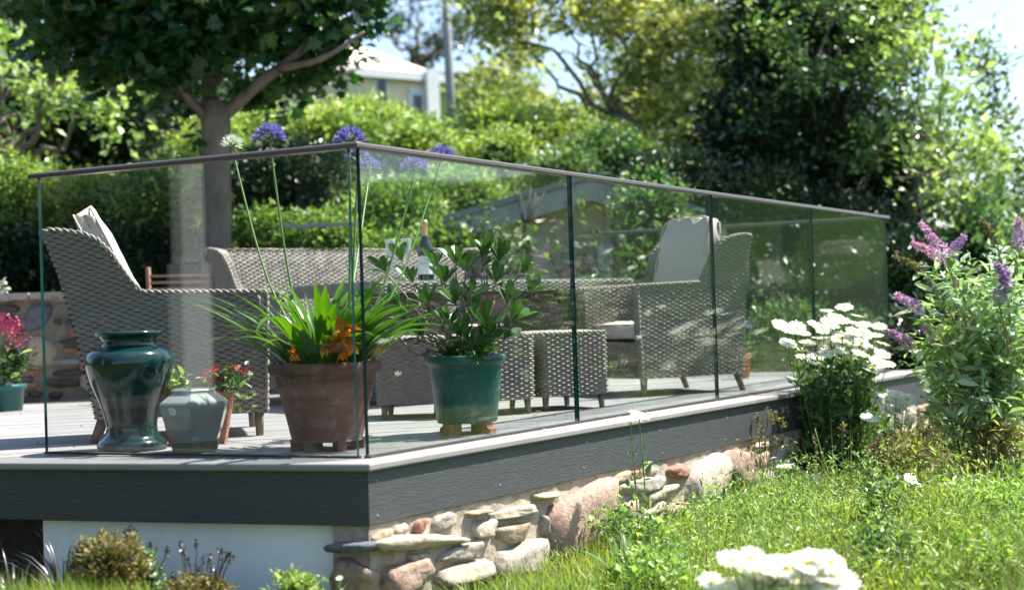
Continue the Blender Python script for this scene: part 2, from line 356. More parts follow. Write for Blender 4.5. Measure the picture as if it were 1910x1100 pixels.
def glassmat(name, tint, ior=1.55, boost=1.0):
    t = NT(name); t.N.remove(t.b)
    tr = t.n('BsdfTransparent'); tr.inputs[0].default_value = (*tint, 1)
    if name == 'clear_glass':   # cut crystal: its brightness put in as a little white diffuse
        df = t.n('BsdfDiffuse'); df.inputs[0].default_value = (.85, .87, .9, 1); m0 = t.n('MixShader'); m0.inputs[0].default_value = .22; t.l(tr.outputs[0], m0.inputs[1]); t.l(df.outputs[0], m0.inputs[2]); tr = m0
    gl = t.n('BsdfGlossy'); gl.inputs['Roughness'].default_value = 0.0; gl.inputs[0].default_value = (.97, 1, 1, 1)
    g = t.n('NewGeometry'); dt = t.n('VectorMath', operation='DOT_PRODUCT'); t.l(g.outputs['Normal'], dt.inputs[0]); t.l(g.outputs['Incoming'], dt.inputs[1])
    def mt(op, a_, b_=None):
        x = t.n('Math', operation=op)
        for q, v in enumerate((a_, b_)):
            if v is None: continue
            if hasattr(v, 'is_output'): t.l(v, x.inputs[q])
            else: x.inputs[q].default_value = v
        return x.outputs[0]
    f0 = ((ior - 1) / (ior + 1)) ** 2   # Schlick reflectance, same from both faces of the pane
    fr = mt('ADD', mt('MULTIPLY', mt('POWER', mt('SUBTRACT', 1.0, mt('ABSOLUTE', dt.outputs['Value'])), 5.0), 1 - f0), f0); ms = t.n('MixShader')
    t.l(fr, ms.inputs[0]); t.l(tr.outputs[0], ms.inputs[1]); t.l(gl.outputs[0], ms.inputs[2]); t.l(ms.outputs[0], t.out.inputs[0]); return t.m
M['glass'] = glassmat('balustrade_glass', (.93, .955, .95), 1.5)
M['clear'] = glassmat('clear_glass', (.9, .92, .93), 2.2)
M['edge'] = NT('glass_edge').set((.008, .05, .05), .12).m
M['edgelit'] = NT('pale_glass_edge').set((.2, .33, .33), .15).m
# terrain
def terrainmat():
    t = NT('garden_and_fields'); g = t.n('NewGeometry'); v = g.outputs['Position']
    f = t.noise(v, 1.3, 8); near = t.ramp(f, [(.35, (.035, .05, .014)), (.55, (.06, .08, .022)), (.75, (.07, .055, .03))])
    vo = t.n('TexVoronoi'); vo.inputs['Scale'].default_value = .016; t.l(v, vo.inputs['Vector'])
    ve = t.n('TexVoronoi', feature='DISTANCE_TO_EDGE'); ve.inputs['Scale'].default_value = .016; t.l(v, ve.inputs['Vector'])
    sepc = t.n('SeparateColor'); t.l(vo.outputs['Color'], sepc.inputs[0])
    fld = t.ramp(sepc.outputs[0], [(0, (.026, .055, .010)), (.3, (.018, .04, .009)), (.5, (.045, .07, .014)), (.7, (.03, .06, .012)), (.88, (.13, .11, .05))], 'CONSTANT')
    fld = t.mix(.4, fld, t.mix(1, fld, t.ramp(t.noise(v, .08, 6), [(.3, (.6, .6, .6)), (.7, (1.2, 1.2, 1.2))]), 'MULTIPLY'))
    hd = t.ramp(ve.outputs[0], [(.035, (1, 1, 1)), (.05, (0, 0, 0))])
    fld = t.mix(hd, fld, (.015, .035, .012))
    wd = t.ramp(t.noise(v, .012, 5), [(.49, (0, 0, 0)), (.52, (1, 1, 1))])
    fld = t.mix(wd, fld, t.ramp(t.noise(v, .35, 5), [(.4, (.006, .016, .006)), (.65, (.02, .04, .010))]))
    ln = t.n('VectorMath', operation='LENGTH'); t.l(v, ln.inputs[0]); mr = t.n('MapRange'); mr.inputs[1].default_value = 18; mr.inputs[2].default_value = 34; t.l(ln.outputs['Value'], mr.inputs[0])
    t.set(t.mix(mr.outputs[0], near, fld), 1.0, 0, .05); t.bump(f, .05, .5); return t.m
M['terrain'] = terrainmat()

# ------------------------------------------------------------------ terrain
NC = np.array([-.484, 4.842]); AZR, AZF = 31.87, -70.0
dR, dF = dirv(AZR), dirv(AZF); nR = np.array([dR[1], -dR[0]]); nF = np.array([dF[1], -dF[0]]) * -1
FR = NC + dR * 6.42; BL1 = np.array([.75, 11.4]); BL2 = np.array([-6.4, 9.95]); LL = NC + dF * 6.3
DECK = [NC, FR, BL1, BL2, LL]
def sst(a_, b_, x): t = np.clip((x - a_) / (b_ - a_), 0, 1); return t * t * (3 - 2 * t)
def ground_z(x, y):
    x = np.asarray(x, float); y = np.asarray(y, float)
    r = np.hypot(x, y); az = np.degrees(np.arctan2(x, y))
    z = -.5 + .05 * np.sin(1.3 * x + .4) * np.sin(1.1 * y) - .22 * sst(3.4, 1.2, y) * (r < 30) - .1 * sst(1.2, 2.6, -x) * (y < 6)
    z = z + .08 * sst(-.6, -1.2, x) * sst(3.5, 4.3, y) * (y < 5.6)
    back = sst(10.4, 11.4, y + 0 * x - 1.4 * sst(.6, 2.5, x))
    lvl = .68 - .75 * sst(.6, 2.2, x)
    slope = np.clip(y - 13, 0, 60) * (.20 - .13 * sst(0, 12, x))
    z = z * (1 - back) + back * (lvl + slope)
    # valley and far hillside to the right of the garden
    m = sst(24, 42, az) * (1 - sst(115, 150, az)) * sst(16, 60, r)
    ridge = np.interp(az, [20, 42, 50, 58, 63, 70, 90, 120], [26, 50, 54, 50, 41, 38, 50, 40])
    far = -24 + (ridge + 24) * sst(130, 470, r) + 3 * np.sin(az * .5) * sst(200, 500, r) + 2 * np.sin(x * .03) * np.sin(y * .027) * sst(100, 300, r)
    z = z * (1 - m) + m * far
    inside = np.ones_like(x, bool)
    for i in range(5):
        p, q = DECK[i], DECK[(i + 1) % 5]
        inside &= ((q[0] - p[0]) * (y - p[1]) - (q[1] - p[1]) * (x - p[0])) > .12
    return np.where(inside, np.minimum(z, -.5), z)
rr_ = np.concatenate([[.01], .6 * 1.035 ** np.arange(212)]); aa_ = np.radians(np.arange(0, 360, 1.5))
RR, AA = np.meshgrid(rr_, aa_, indexing='ij'); X_, Y_ = RR * np.sin(AA), RR * np.cos(AA)
V = np.stack([X_, Y_, ground_z(X_, Y_)], -1).reshape(-1, 3); na = len(aa_)
i_, j_ = np.meshgrid(np.arange(len(rr_) - 1), np.arange(na), indexing='ij')
F_ = np.stack([i_ * na + j_, (i_ + 1) * na + j_, (i_ + 1) * na + (j_ + 1) % na, i_ * na + (j_ + 1) % na], -1).reshape(-1, 4)[:, ::-1]
MB().add(V, [F_]).obj('ground', M['terrain'], label='garden ground rising to hillside fields', kind='structure')

# ------------------------------------------------------------------ deck
deck = empty('deck', (0, 0, 0), 'grey composite deck with dark fascia on a stone wall', None, kind='structure')
def clip(poly, n, c, keep=1):
    out = []
    for i in range(len(poly)):
        p, q = poly[i], poly[(i + 1) % len(poly)]; dp, dq = (n @ p - c) * keep, (n @ q - c) * keep
        if dp >= 0: out.append(p)
        if dp * dq < 0: out.append(p + (q - p) * dp / (dp - dq))
    return out
CW = .15
inner = clip(clip(DECK, nR, nR @ NC - CW - .004, -1), nF, nF @ NC - CW - .004, -1)
BAZ = 72.0; bd = dirv(BAZ); bn = np.array([bd[1], -bd[0]])
cs = [bn @ p for p in inner]; c0 = min(cs); W_ = .142
k = 0
while c0 + k * (W_ + .006) < max(cs):
    a_ = c0 + k * (W_ + .006); poly = clip(clip(inner, bn, a_, 1), bn, a_ + W_, -1); k += 1
    if len(poly) < 3: continue
    # split long boards at staggered butt joints
    ss = [bd @ p for p in poly]; cuts = [min(ss)] + [c for c in np.arange(math.floor(min(ss)) + (k * 1.37 % 3.6), max(ss), 3.6) if c > min(ss) + .5] + [max(ss)]
    for q in range(len(cuts) - 1):
        pp = clip(clip(poly, bd, cuts[q] + .002, 1), bd, cuts[q + 1] - .002, -1)
        if len(pp) < 3: continue
        o_ = np.mean(pp, 0); dz = rnd.uniform(-.0012, .0)
        R_ = lambda p: np.array([(p - o_) @ bd, (p - o_) @ -bn])
        ob = prism(MB(), [R_(p) for p in pp], -.024 + dz, dz).obj('deck_board', M['deck'], deck, smooth=False, loc=(o_[0], o_[1], 0))
        ob.rotation_euler = (0, 0, math.radians(90 - BAZ))
def edgeboard(name, s0, s1, az, n, off0, off1, z0, z1, mat, mitre=0, parent=deck, bev=.006):
    """board along an edge from NC; off measured outwards along n"""
    d = dirv(az); o_ = NC + d * (s0 + s1) / 2; L = (s1 - s0) / 2
    # rounded nose profile in (off,z)
    pr = [(off0, z0), (off1 - bev, z0), (off1, z0 + bev), (off1, z1 - bev), (off1 - bev * .35, z1 - bev * .3), (off1 - bev, z1), (off0, z1)]
    V = []
    for sgn in (-1, 1):
        for off, z in pr:
            m_ = mitre * off if (sgn == -1 and mitre) else 0
            V.append((sgn * L + m_, off, z))
    V = np.array(V); nloc = 1 if (n @ np.array([-d[1], d[0]])) > 0 else -1
    V[:, 1] *= nloc; K = len(pr)
    F = [tuple(range(K)), tuple(range(2 * K - 1, K - 1, -1))] + [(i, i + K, (i + 1) % K + K, (i + 1) % K) for i in range(K)]
    if nloc > 0: F = [f[::-1] for f in F]
    ob = MB().add(V, F).obj(name, mat, parent, smooth=False, loc=(o_[0], o_[1], 0)); ob.rotation_euler = (0, 0, math.radians(90 - az)); return ob
th = math.radians((180 - (AZR - AZF)) / 2); tm = -math.tan(th)   # mitre at the obtuse corner
for s0, s1 in ((0, 3.27), (3.275, 6.42)): edgeboard('coping_board', s0, s1, AZR, nR, -CW, .0, -.022, .004, M['coping'], tm if s0 == 0 else 0)
for s0, s1 in ((0, 3.1), (3.105, 6.3)): edgeboard('coping_board', s0, s1, AZF, nF, -CW, .0, -.022, .004, M['coping'], tm if s0 == 0 else 0)
for s0, s1 in ((.0, 3.6), (3.604, 6.42)): edgeboard('fascia_board', s0, s1, AZR, nR, -.045, -.019, -.203, -.0225, M['fascia'], tm if s0 == 0 else 0, bev=.003)
for s0, s1 in ((.0, 3.6), (3.604, 6.3)): edgeboard('fascia_board', s0, s1, AZF, nF, -.045, -.019, -.203, -.0225, M['fascia'], tm if s0 == 0 else 0, bev=.003)
scr = lathe(MB(), [(0, .0022), (.0035, .0018), (.0045, 0)], 8).mesh('screw', M['frame'])
for s in np.arange(.06, 6.3, .72):
    for z in (-.06, -.165):
        p = NC + dR * (s + rnd.uniform(-.05, .05) * (s > .1)) + nR * (-.019)
        o = bpy.data.objects.new('screw', scr); o.location = (p[0], p[1], z + rnd.uniform(-.01, .01)); o.rotation_euler = (PI / 2, 0, math.atan2(nR[1], nR[0]) + PI / 2); finish(o, deck)
sub = clip(clip(DECK, nR, nR @ NC - .07, -1), nF, nF @ NC - .07, -1)
prism(MB(), sub, -.19, -.03).obj('deck_joists', M['underside'], deck, smooth=False)

# ------------------------------------------------------------------ stone walls
def stone(parent, c, wd, ht, dp, rz, mat, seed, tilt=0, ang=.55):
    r = np.random.RandomState(seed); n = 5; V = []; F = []; idx = {}
    def vid(p):
        key = tuple(np.round(p, 4))
        if key not in idx: idx[key] = len(V); V.append(p)
        return idx[key]
    for ax in range(3):
        for sg in (-1, 1):
            for i in range(n):
                for j in range(n):
                    q = []
                    for di, dj in ((0, 0), (1, 0), (1, 1), (0, 1)):
                        p = np.zeros(3); p[ax] = sg; p[(ax + 1) % 3] = -1 + 2 * (i + di) / n; p[(ax + 2) % 3] = -1 + 2 * (j + dj) / n; q.append(vid(p))
                    F.append(q if sg > 0 else q[::-1])
    P = np.array(V); L = (np.abs(P) ** 8.0).sum(1) ** (1 / 8.0); P = P / L[:, None]; cut = r.randn(4, 3) * np.array([1, .7, 1]); cut /= np.linalg.norm(cut, axis=1)[:, None]
    for c_ in np.concatenate([cut, -cut[:2]]):
        dd_ = P @ c_; lim = r.uniform(.78, 1.0); P = P - np.where(dd_ > lim, dd_ - lim, 0)[:, None] * c_ * .9
    sk = r.uniform(-.22, .22, 4) * ang * 1.6
    P[:, 0] += sk[0] * P[:, 2] * .5 + .0; P[:, 2] *= 1 + sk[1] * P[:, 0] * .7; P[:, 2] += sk[2] * .3 * P[:, 0] ** 2
    nz = vnoise(P, 2.6, seed) * .11 + vnoise(P, 7, seed + 1) * .05 + r.randn(len(P)) * .026
    P *= (1 + nz)[:, None]
    P *= np.array([wd / 2, dp / 2, ht / 2])
    if tilt: P = P @ np.array([[math.cos(tilt), 0, math.sin(tilt)], [0, 1, 0], [-math.sin(tilt), 0, math.cos(tilt)]])
    o = MB().add(P, [np.array(F)]).obj('stone', mat, parent, loc=c); o.rotation_euler = (0, 0, rz); return o
wall = empty('stone_retaining_wall', (NC[0], NC[1], -.5), 'sunlit rough stone retaining wall with lime mortar carrying the deck corner', 'stone wall')
def wloc(o, p0): o.location = [o.location[i] - p0[i] for i in range(3)]
P0 = NC - nR * .055
S = [(686, 857, 994, 1022, 'cream', -.12), (866, 904, 968, 1003, 'cream', 0), (906, 983, 976, 1010, 'tan', 0), (904, 989, 1014, 1073, 'grey', 0), (800, 884, 1016, 1046, 'grey', 0),
     (798, 897, 1050, 1088, 'cream', 0), (693, 790, 1042, 1104, 'pink', 0), (1004, 1136, 906, 1034, 'pink', 0), (901, 1000, 944, 962, 'cream', -.05), (985, 1027, 917, 931, 'tan', 0),
     (857, 903, 948, 961, 'tan', -.05), (1132, 1226, 892, 925, 'grey', -.05), (1228, 1277, 867, 892, 'red', 0), (1191, 1250, 906, 930, 'cream', 0), (1256, 1341, 857, 934, 'cream', .1), (1306, 1353, 845, 865, 'tan', 0),
     (1334, 1393, 840, 908, 'pink', -.1), (1390, 1420, 846, 873, 'pink', 0), (1140, 1174, 928, 978, 'tan', 0), (1180, 1222, 938, 964, 'cream', 0), (1224, 1262, 938, 962, 'tan', 0), (1264, 1334, 938, 968, 'cream', 0),
     (1338, 1385, 912, 950, 'grey', 0), (1388, 1440, 880, 940, 'cream', 0), (1424, 1452, 835, 876, 'grey', 0), (890, 990, 1078, 1110, 'pink', 0), (798, 885, 1092, 1120, 'tan', 0), (994, 1070, 1040, 1075, 'tan', 0), (1076, 1134, 1036, 1062, 'grey', 0), (700, 760, 1108, 1130, 'grey', 0),
     (996, 1004, 960, 1000, 'grey', 0), (1140, 1190, 980, 1005, 'cream', 0), (745, 790, 1028, 1040, 'grey', 0)]
for q, (x0, x1, y0, y1, c, tl) in enumerate(S):
    xm, ym = (x0 + x1) / 2, (y0 + y1) / 2
    s0, _, _ = online(x0, ym, P0, AZR); s1, _, _ = online(x1, ym, P0, AZR)
    _, za, qa = online(xm, y0, P0, AZR); _, zb, _ = online(xm, y1, P0, AZR)
    big = (x1 - x0) * (y1 - y0) > 3500
    dp = .16 if big else .11
    cpt = np.array([qa[0], qa[1], (za + zb) / 2]); cpt[:2] += nR * (.012 if big else .004)
    stone(wall, cpt, (s1 - s0) * .99, (za - zb) * 1.0, dp, math.radians(90 - AZR), M['s_' + c], 100 + q, tl)
occ = []
for (x0, x1, y0, y1, c, tl) in S:
    a0_, _, _ = online(x0, (y0 + y1) / 2, P0, AZR); a1_, _, _ = online(x1, (y0 + y1) / 2, P0, AZR); _, za, _ = online((x0 + x1) / 2, y0, P0, AZR); _, zb, _ = online((x0 + x1) / 2, y1, P0, AZR); occ.append((a0_, a1_, zb, za))
q = 0
for zi, z in enumerate(np.arange(-.245, -.66, -.052)):
    s = .03 + .05 * (zi % 2)
    while s < 3.7:
        wd = rnd.uniform(.07, .2); m_ = s + wd / 2
        if not any(a_ - .02 < m_ < b_ + .02 and c_ - .012 < z < d_ + .012 for a_, b_, c_, d_ in occ):
            p = P0 + dR * m_ - nR * .004; stone(wall, (p[0], p[1], z + rnd.uniform(-.008, .008)), wd * .96, rnd.uniform(.035, .058), .1, math.radians(90 - AZR), M['s_' + rnd.choice(['cream', 'tan', 'grey', 'grey', 'pink', 'cream', 'red'])], 2000 + q, rnd.uniform(-.06, .06)); q += 1
        s += wd + .012
# stones beyond, hidden by the daisies, and the short return at the corner
for q, (s, z, wd, ht, c) in enumerate([(s_ + rnd.uniform(-.03, .03), z_, rnd.uniform(.2, .27), .1, rnd.choice(['cream', 'grey', 'tan', 'pink'])) for s_ in np.arange(3.75, 6.3, .28) for z_ in (-.28, -.4, -.52)]):
    p = P0 + dR * s; stone(wall, (p[0], p[1], z), wd, ht, .1, math.radians(90 - AZR), M['s_' + c], 300 + q)
P1 = NC - nF * .05
for q, (s, z, wd, ht, c, out) in enumerate([(.075, -.27, .16, .036, 'slate', .03), (.08, -.385, .15, .15, 'pink', .0), (.09, -.5, .17, .07, 'tan', .0)]):
    p = P1 + dF * s + nF * out; stone(wall, (p[0], p[1], z), wd, ht, .13, math.radians(90 - AZF), M['s_' + c], 400 + q)
mb = MB()
def wallgrid(mb, P, d, n, s0, s1, z0, z1, amp, seed, ns=90, nz=12):
    s, z = np.meshgrid(np.linspace(s0, s1, ns), np.linspace(z0, z1, nz), indexing='ij'); s, z = s.ravel(), z.ravel()
    V = np.stack([P[0] + d[0] * s, P[1] + d[1] * s, z], -1); dd = amp * vnoise(np.stack([s * 1, z * 1.5, z * 0], -1), 22, seed) ; V[:, :2] += n * dd[:, None]
    return mb.add(V, [gridf(ns, nz)[:, ::-1]])
wallgrid(mb, P0 + nR * .024, dR, nR, .02, 6.35, -.75, -.19, .009, 3, 260, 14)
wallgrid(mb, P1 + nF * .016, dF, nF, .16, .02, -.75, -.19, .006, 4, 12, 14)
mb.obj('mortar', M['mortar'], wall)
for ch in wall.children: ch.location = [ch.location[0] - NC[0], ch.location[1] - NC[1], ch.location[2] + .5]
rw = empty('rendered_wall', (-3.5, 6.0, -.6), 'pale blue-white rendered plinth wall in shade under the front of the deck', 'wall')
d0 = NC + dF * .16 - nF * .075; d1 = NC + dF * 1.35 - nF * .075; d2 = NC + dF * 6.2 - nF * .3
ob = prism(MB(), [d0, d1, d1 - nF * .1, d0 - nF * .1], -.9, -.19).obj('wall_face', M['render'], rw, smooth=False); ob.location = (3.5, -6, .6)
ob = prism(MB(), [d1 - nF * .15 + dF * .01, d2, d2 - nF * .1, d1 - nF * .26 + dF * .01], -.9, -.192).obj('recessed_wall', M['underside'], rw, smooth=False); ob.location = (3.5, -6, .6)  # near-black wall stands in for the dark gap past the plinth

bw = empty('garden_wall', (-3.4, 10.0, 0), 'dark shaded rubble stone wall with flat coping behind the left end of the deck', 'stone wall')
PW = np.array([-6.6, 9.75]); AZW = 86.0; dW = dirv(AZW); nW = -np.array([-dW[1], dW[0]]); nW = np.array([dW[1], -dW[0]])
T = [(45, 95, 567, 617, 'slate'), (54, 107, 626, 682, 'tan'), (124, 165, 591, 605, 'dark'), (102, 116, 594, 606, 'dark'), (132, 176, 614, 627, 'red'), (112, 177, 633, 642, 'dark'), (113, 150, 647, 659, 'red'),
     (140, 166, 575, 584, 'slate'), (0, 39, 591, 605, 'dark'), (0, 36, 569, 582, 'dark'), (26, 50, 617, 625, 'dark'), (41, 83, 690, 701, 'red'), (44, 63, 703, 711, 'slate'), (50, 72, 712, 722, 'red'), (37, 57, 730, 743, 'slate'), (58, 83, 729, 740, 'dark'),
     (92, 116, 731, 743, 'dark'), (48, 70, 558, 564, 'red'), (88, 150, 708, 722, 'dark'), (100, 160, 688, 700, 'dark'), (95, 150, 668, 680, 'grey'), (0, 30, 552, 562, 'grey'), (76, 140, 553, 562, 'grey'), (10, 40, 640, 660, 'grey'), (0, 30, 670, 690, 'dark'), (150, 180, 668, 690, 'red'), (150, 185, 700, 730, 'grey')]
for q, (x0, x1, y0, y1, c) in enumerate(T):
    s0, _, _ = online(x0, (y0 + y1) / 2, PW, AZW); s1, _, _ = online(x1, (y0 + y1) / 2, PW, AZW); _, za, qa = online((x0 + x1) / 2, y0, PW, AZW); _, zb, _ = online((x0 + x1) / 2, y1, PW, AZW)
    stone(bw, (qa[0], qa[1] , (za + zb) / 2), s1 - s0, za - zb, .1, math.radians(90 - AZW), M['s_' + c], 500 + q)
q = 0
for zi in range(7):
    s = .1 + .13 * (zi % 2)
    while s < 6.0:
        wd = rnd.uniform(.16, .42); x = PW[0] + dW[0] * (s + wd / 2)
        if not (-3.5 < x < -2.72):
            p = PW + dW * (s + wd / 2); stone(bw, (p[0], p[1], .06 + zi * .098), wd * .9, .06 + .03 * rnd.random(), .1, math.radians(90 - AZW), M['s_' + rnd.choice(['dark', 'slate', 'red', 'grey', 'tan'])], 600 + q); q += 1
        s += wd + .03
mb = MB(); wallgrid(mb, PW + nW * .012, dW, nW, 0, 6.5, -.55, .70, .012, 9, 160, 22)
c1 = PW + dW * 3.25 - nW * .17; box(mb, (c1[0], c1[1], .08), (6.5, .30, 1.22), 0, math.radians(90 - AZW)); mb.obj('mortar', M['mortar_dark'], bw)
for k in range(10):
    p = PW + dW * (.35 + k * .67) - nW * .15; o = box(MB(), (0, 0, 0), (.66, .44, .045)).obj('coping_stone', M['s_grey'], bw, smooth=False, loc=(p[0], p[1], .715)); o.rotation_euler = (0, 0, math.radians(90 - AZW))
for ch in bw.children: ch.location = [ch.location[0] + 3.4, ch.location[1] - 10, ch.location[2]]

# ------------------------------------------------------------------ glass balustrades
GC = np.array([-.514, 5.023]); gR, gF = dirv(30.816), dirv(-63.536); ngR = np.array([gR[1], -gR[0]]); ngF = -np.array([gF[1], -gF[0]])
def pane(parent, A, B, nout, z0=0.006, z1=1.062, th=.015):
    d = (B - A); L = np.linalg.norm(d); d /= L; mb = MB()
    P = [A, B, B - nout * th, A - nout * th]; V = [(p[0] - A[0], p[1] - A[1], z) for z in (z0, z1) for p in P]
    mb.add(V, [(0, 1, 5, 4), (2, 3, 7, 6)], 0); mb.add(V, [(0, 3, 2, 1), (4, 5, 6, 7), (1, 2, 6, 5), (3, 0, 4, 7)], 1)
    return mb.obj('glass_pane', [M['glass'], M['edge']], parent, smooth=False, loc=(A[0], A[1], 0))
def rail(parent, pts, n_off):
    """oval handrail swept along the glass line, in one piece per straight"""
    for i in range(len(pts) - 1):
        A, B = pts[i], pts[i + 1]; L = np.linalg.norm(B - A); d = (B - A) / L; nn = np.array([-d[1], d[0]]); mb = MB()
        pr = [(-.021, 0), (-.0225, .006), (-.0215, .0125), (-.0195, .0135), (-.0205, .016), (-.016, .024), (-.008, .0285), (0, .03), (.008, .0285), (.016, .024), (.0205, .016), (.0195, .0135), (.0215, .0125), (.0225, .006), (.021, 0)]
        K = len(pr); V = []
        for e_, P in ((0, A), (1, B)):
            dn = 0
            tn = 0
            if 0 < i + e_ < len(pts) - 1:
                a1 = pts[i + e_] - pts[i + e_ - 1]; a2 = pts[i + e_ + 1] - pts[i + e_]; an = math.atan2(a2[1], a2[0]) - math.atan2(a1[1], a1[0]); an = (an + PI) % (2 * PI) - PI
                tn = math.tan(an / 2) * (-1 if e_ == 1 else 1)
            for off, z in pr:
                p = P + nn * off + d * (off * tn) ; V.append((p[0] - A[0], p[1] - A[1], 1.058 + z * .78))
        F = [tuple(range(K)), tuple(range(2 * K - 1, K - 1, -1))] + [(i2, i2 + K, (i2 + 1) % K + K, (i2 + 1) % K) for i2 in range(K)]
        o = mb.add(V, F).obj('handrail', M['rail'], parent, smooth=False, loc=(A[0], A[1], 0)); 
bal = empty('glass_balustrade', (0, 0, 0), 'frameless glass balustrade with bronze handrail wrapping the near corner of the deck', 'balustrade')
for k in range(4): pane(bal, GC + gR * (1.5215 * k + (.012 if k else .02)), GC + gR * (1.5215 * (k + 1) - .004), ngR)
pane(bal, GC + gF * 1.44, GC + gF * .035, ngF)
off = -.0075
ce = GC + ngR * off
rail(bal, [GC + gF * 1.475 + ngF * off, GC + (ngR + ngF) * off * .6, GC + gR * 6.16 + ngR * off], 0)
tip = GC + gR * 6.16 + ngR * off
tube(MB(), [(0, 0, .0), (.02 * gR[0], .02 * gR[1], .001), (.05 * gR[0], .05 * gR[1], -.002)], [.016, .013, .003], 10, sy=.9).obj('rail_end_cap', M['rail'], bal, loc=(tip[0], tip[1], 1.072))
bal2 = empty('back_balustrade', (0, 0, 0), 'low-lying far glass balustrade with slim rail at the back right of the deck', 'balustrade')
RE = GC + gR * 6.10; d2_ = (np.array([.794, 11.30]) - np.array([2.67, 10.42])); d2_ /= np.linalg.norm(d2_)
n2 = np.array([-d2_[1], d2_[0]]) * 1
for a_, b_ in ((.03, 1.03), (1.045, 2.1)): pane(bal2, RE + d2_ * a_, RE + d2_ * b_, -n2 if n2[1] > 0 else n2)
rail(bal2, [RE + d2_ * .03, RE + d2_ * 2.12], 0)

# ------------------------------------------------------------------ wicker furniture
def weave(mb, Pf, L, H, cw=.027, rh=.0118, amp=.0072, flip=False, m=0, ph=0, spu=3, spv=3):
    """woven surface with real relief: Pf(u in metres, v in metres) -> points"""
    nc = max(2, int(round(L / cw))); nr = max(2, int(round(H / rh))); nu, nv = nc * spu + 1, nr * spv + 1
    U, Vv = np.meshgrid(np.linspace(0, 1, nu), np.linspace(0, 1, nv), indexing='ij')
    P = Pf(U * L, Vv * H); e1 = 1e-3
    Pu = (Pf(np.minimum(U * L + e1, L), Vv * H) - Pf(np.maximum(U * L - e1, 0), Vv * H)); Pv = (Pf(U * L, np.minimum(Vv * H + e1, H)) - Pf(U * L, np.maximum(Vv * H - e1, 0)))
    n = np.cross(Pu, Pv); ln = np.linalg.norm(n, axis=-1, keepdims=True); n = np.where(ln > 1e-12, n / np.maximum(ln, 1e-12), 0)
    if flip: n = -n
    row = np.floor(Vv * nr - 1e-6); fv = Vv * nr - row
    wv = np.cos(PI * U * nc + PI * row + ph); h = amp * (np.abs(np.sin(PI * fv)) ** .7 * np.clip(.35 + 1.1 * wv, 0, 1) * 1.7 - .8)
    cellr = rs.rand(nc + 2, nr + 2); ci = np.clip((U * nc + .5).astype(int), 0, nc + 1); ri = np.clip(row.astype(int), 0, nr + 1); h = h * (.72 + .5 * cellr[ci, ri]) + .0016 * np.sin(U * L * 9 + 3 * Vv) ; j = rs.rand(nu, nv) * amp * .25
    P = P + n * (h + j)[..., None]
    F = gridf(nu, nv); F = F[:, ::-1] if flip else F
    return mb.add(P.reshape(-1, 3), [F], m)
def pathstrip(pts):
    pts = np.array(pts, float); seg = np.linalg.norm(np.diff(pts, axis=0), axis=1); s = np.concatenate([[0], np.cumsum(seg)])
    return s[-1], lambda u: np.stack([np.interp(u, s, pts[:, 0]), np.interp(u, s, pts[:, 1])], -1)
def braid(mb, pts, r=.012, m=0):
    P = np.array(pts, float); seg = np.linalg.norm(np.diff(P, axis=0), axis=1); s = np.concatenate([[0], np.cumsum(seg)]); n = max(8, int(s[-1] / .008)); u = np.linspace(0, s[-1], n)
    Q = np.stack([np.interp(u, s, P[:, k]) for k in range(3)], -1)
    for ph in (0, PI):
        Qs, T_, N_, B_ = frames(Q); a_ = u / .028 * PI + ph
        tube(mb, Qs + (np.cos(a_)[:, None] * N_ + np.sin(a_)[:, None] * B_) * r * .5, r * .62, 5, m)
    return mb
def cushion(name, parent, c, s, rz=0, tiltx=0, puff=.35, seed=1, mat='cushion', wr=.006, ry=0):
    n = 14; g = np.linspace(-1, 1, n); V = []; F = []; idx = {}
    for ax in range(3):
        for sg in (-1, 1):
            A_, B_ = np.meshgrid(g, g, indexing='ij'); P = np.zeros((n * n, 3)); P[:, ax] = sg; P[:, (ax + 1) % 3] = A_.ravel(); P[:, (ax + 2) % 3] = B_.ravel()
            f = gridf(n, n) + len(V) * n * n; F.append(f if sg > 0 else f[:, ::-1]); V.append(P)
    P = np.concatenate(V); L = (np.abs(P) ** 8).sum(1) ** (1 / 8.0); P = P / L[:, None]
    thin = int(np.argmin(s)); oth = [k for k in range(3) if k != thin]
    P[:, thin] *= (1 - puff) + puff * (1 - np.abs(P[:, oth[0]]) ** 3) * (1 - np.abs(P[:, oth[1]]) ** 3)
    P = P * np.array(s) / 2
    P += (vnoise(P, 30, seed) * wr + vnoise(P * np.array([1, 1, .5]), 70, seed + 2) * wr * .4)[:, None] * np.sign(P)
    mb = MB(); mb.add(P, F)
    o = mb.obj(name, M[mat], parent, loc=c); o.rotation_euler = (tiltx, ry, rz)
    t_ = np.linspace(0, 2 * PI, 49)[:-1]; q = np.zeros((49, 3)); tt = np.append(t_, 0)
    e8 = 1 / ((np.abs(np.cos(tt)) ** 8 + np.abs(np.sin(tt)) ** 8) ** (1 / 8))
    for sg in (-1, 1):
        q2 = q.copy(); q2[:, oth[0]] = np.cos(tt) * e8 * s[oth[0]] / 2; q2[:, oth[1]] = np.sin(tt) * e8 * s[oth[1]] / 2; q2[:, thin] = sg * s[thin] / 2 * (1 - puff) * .92
        mbp = MB(); tube(mbp, q2, .0045, 5, caps=False); mbp.obj('piping', M[mat], o)
    return o
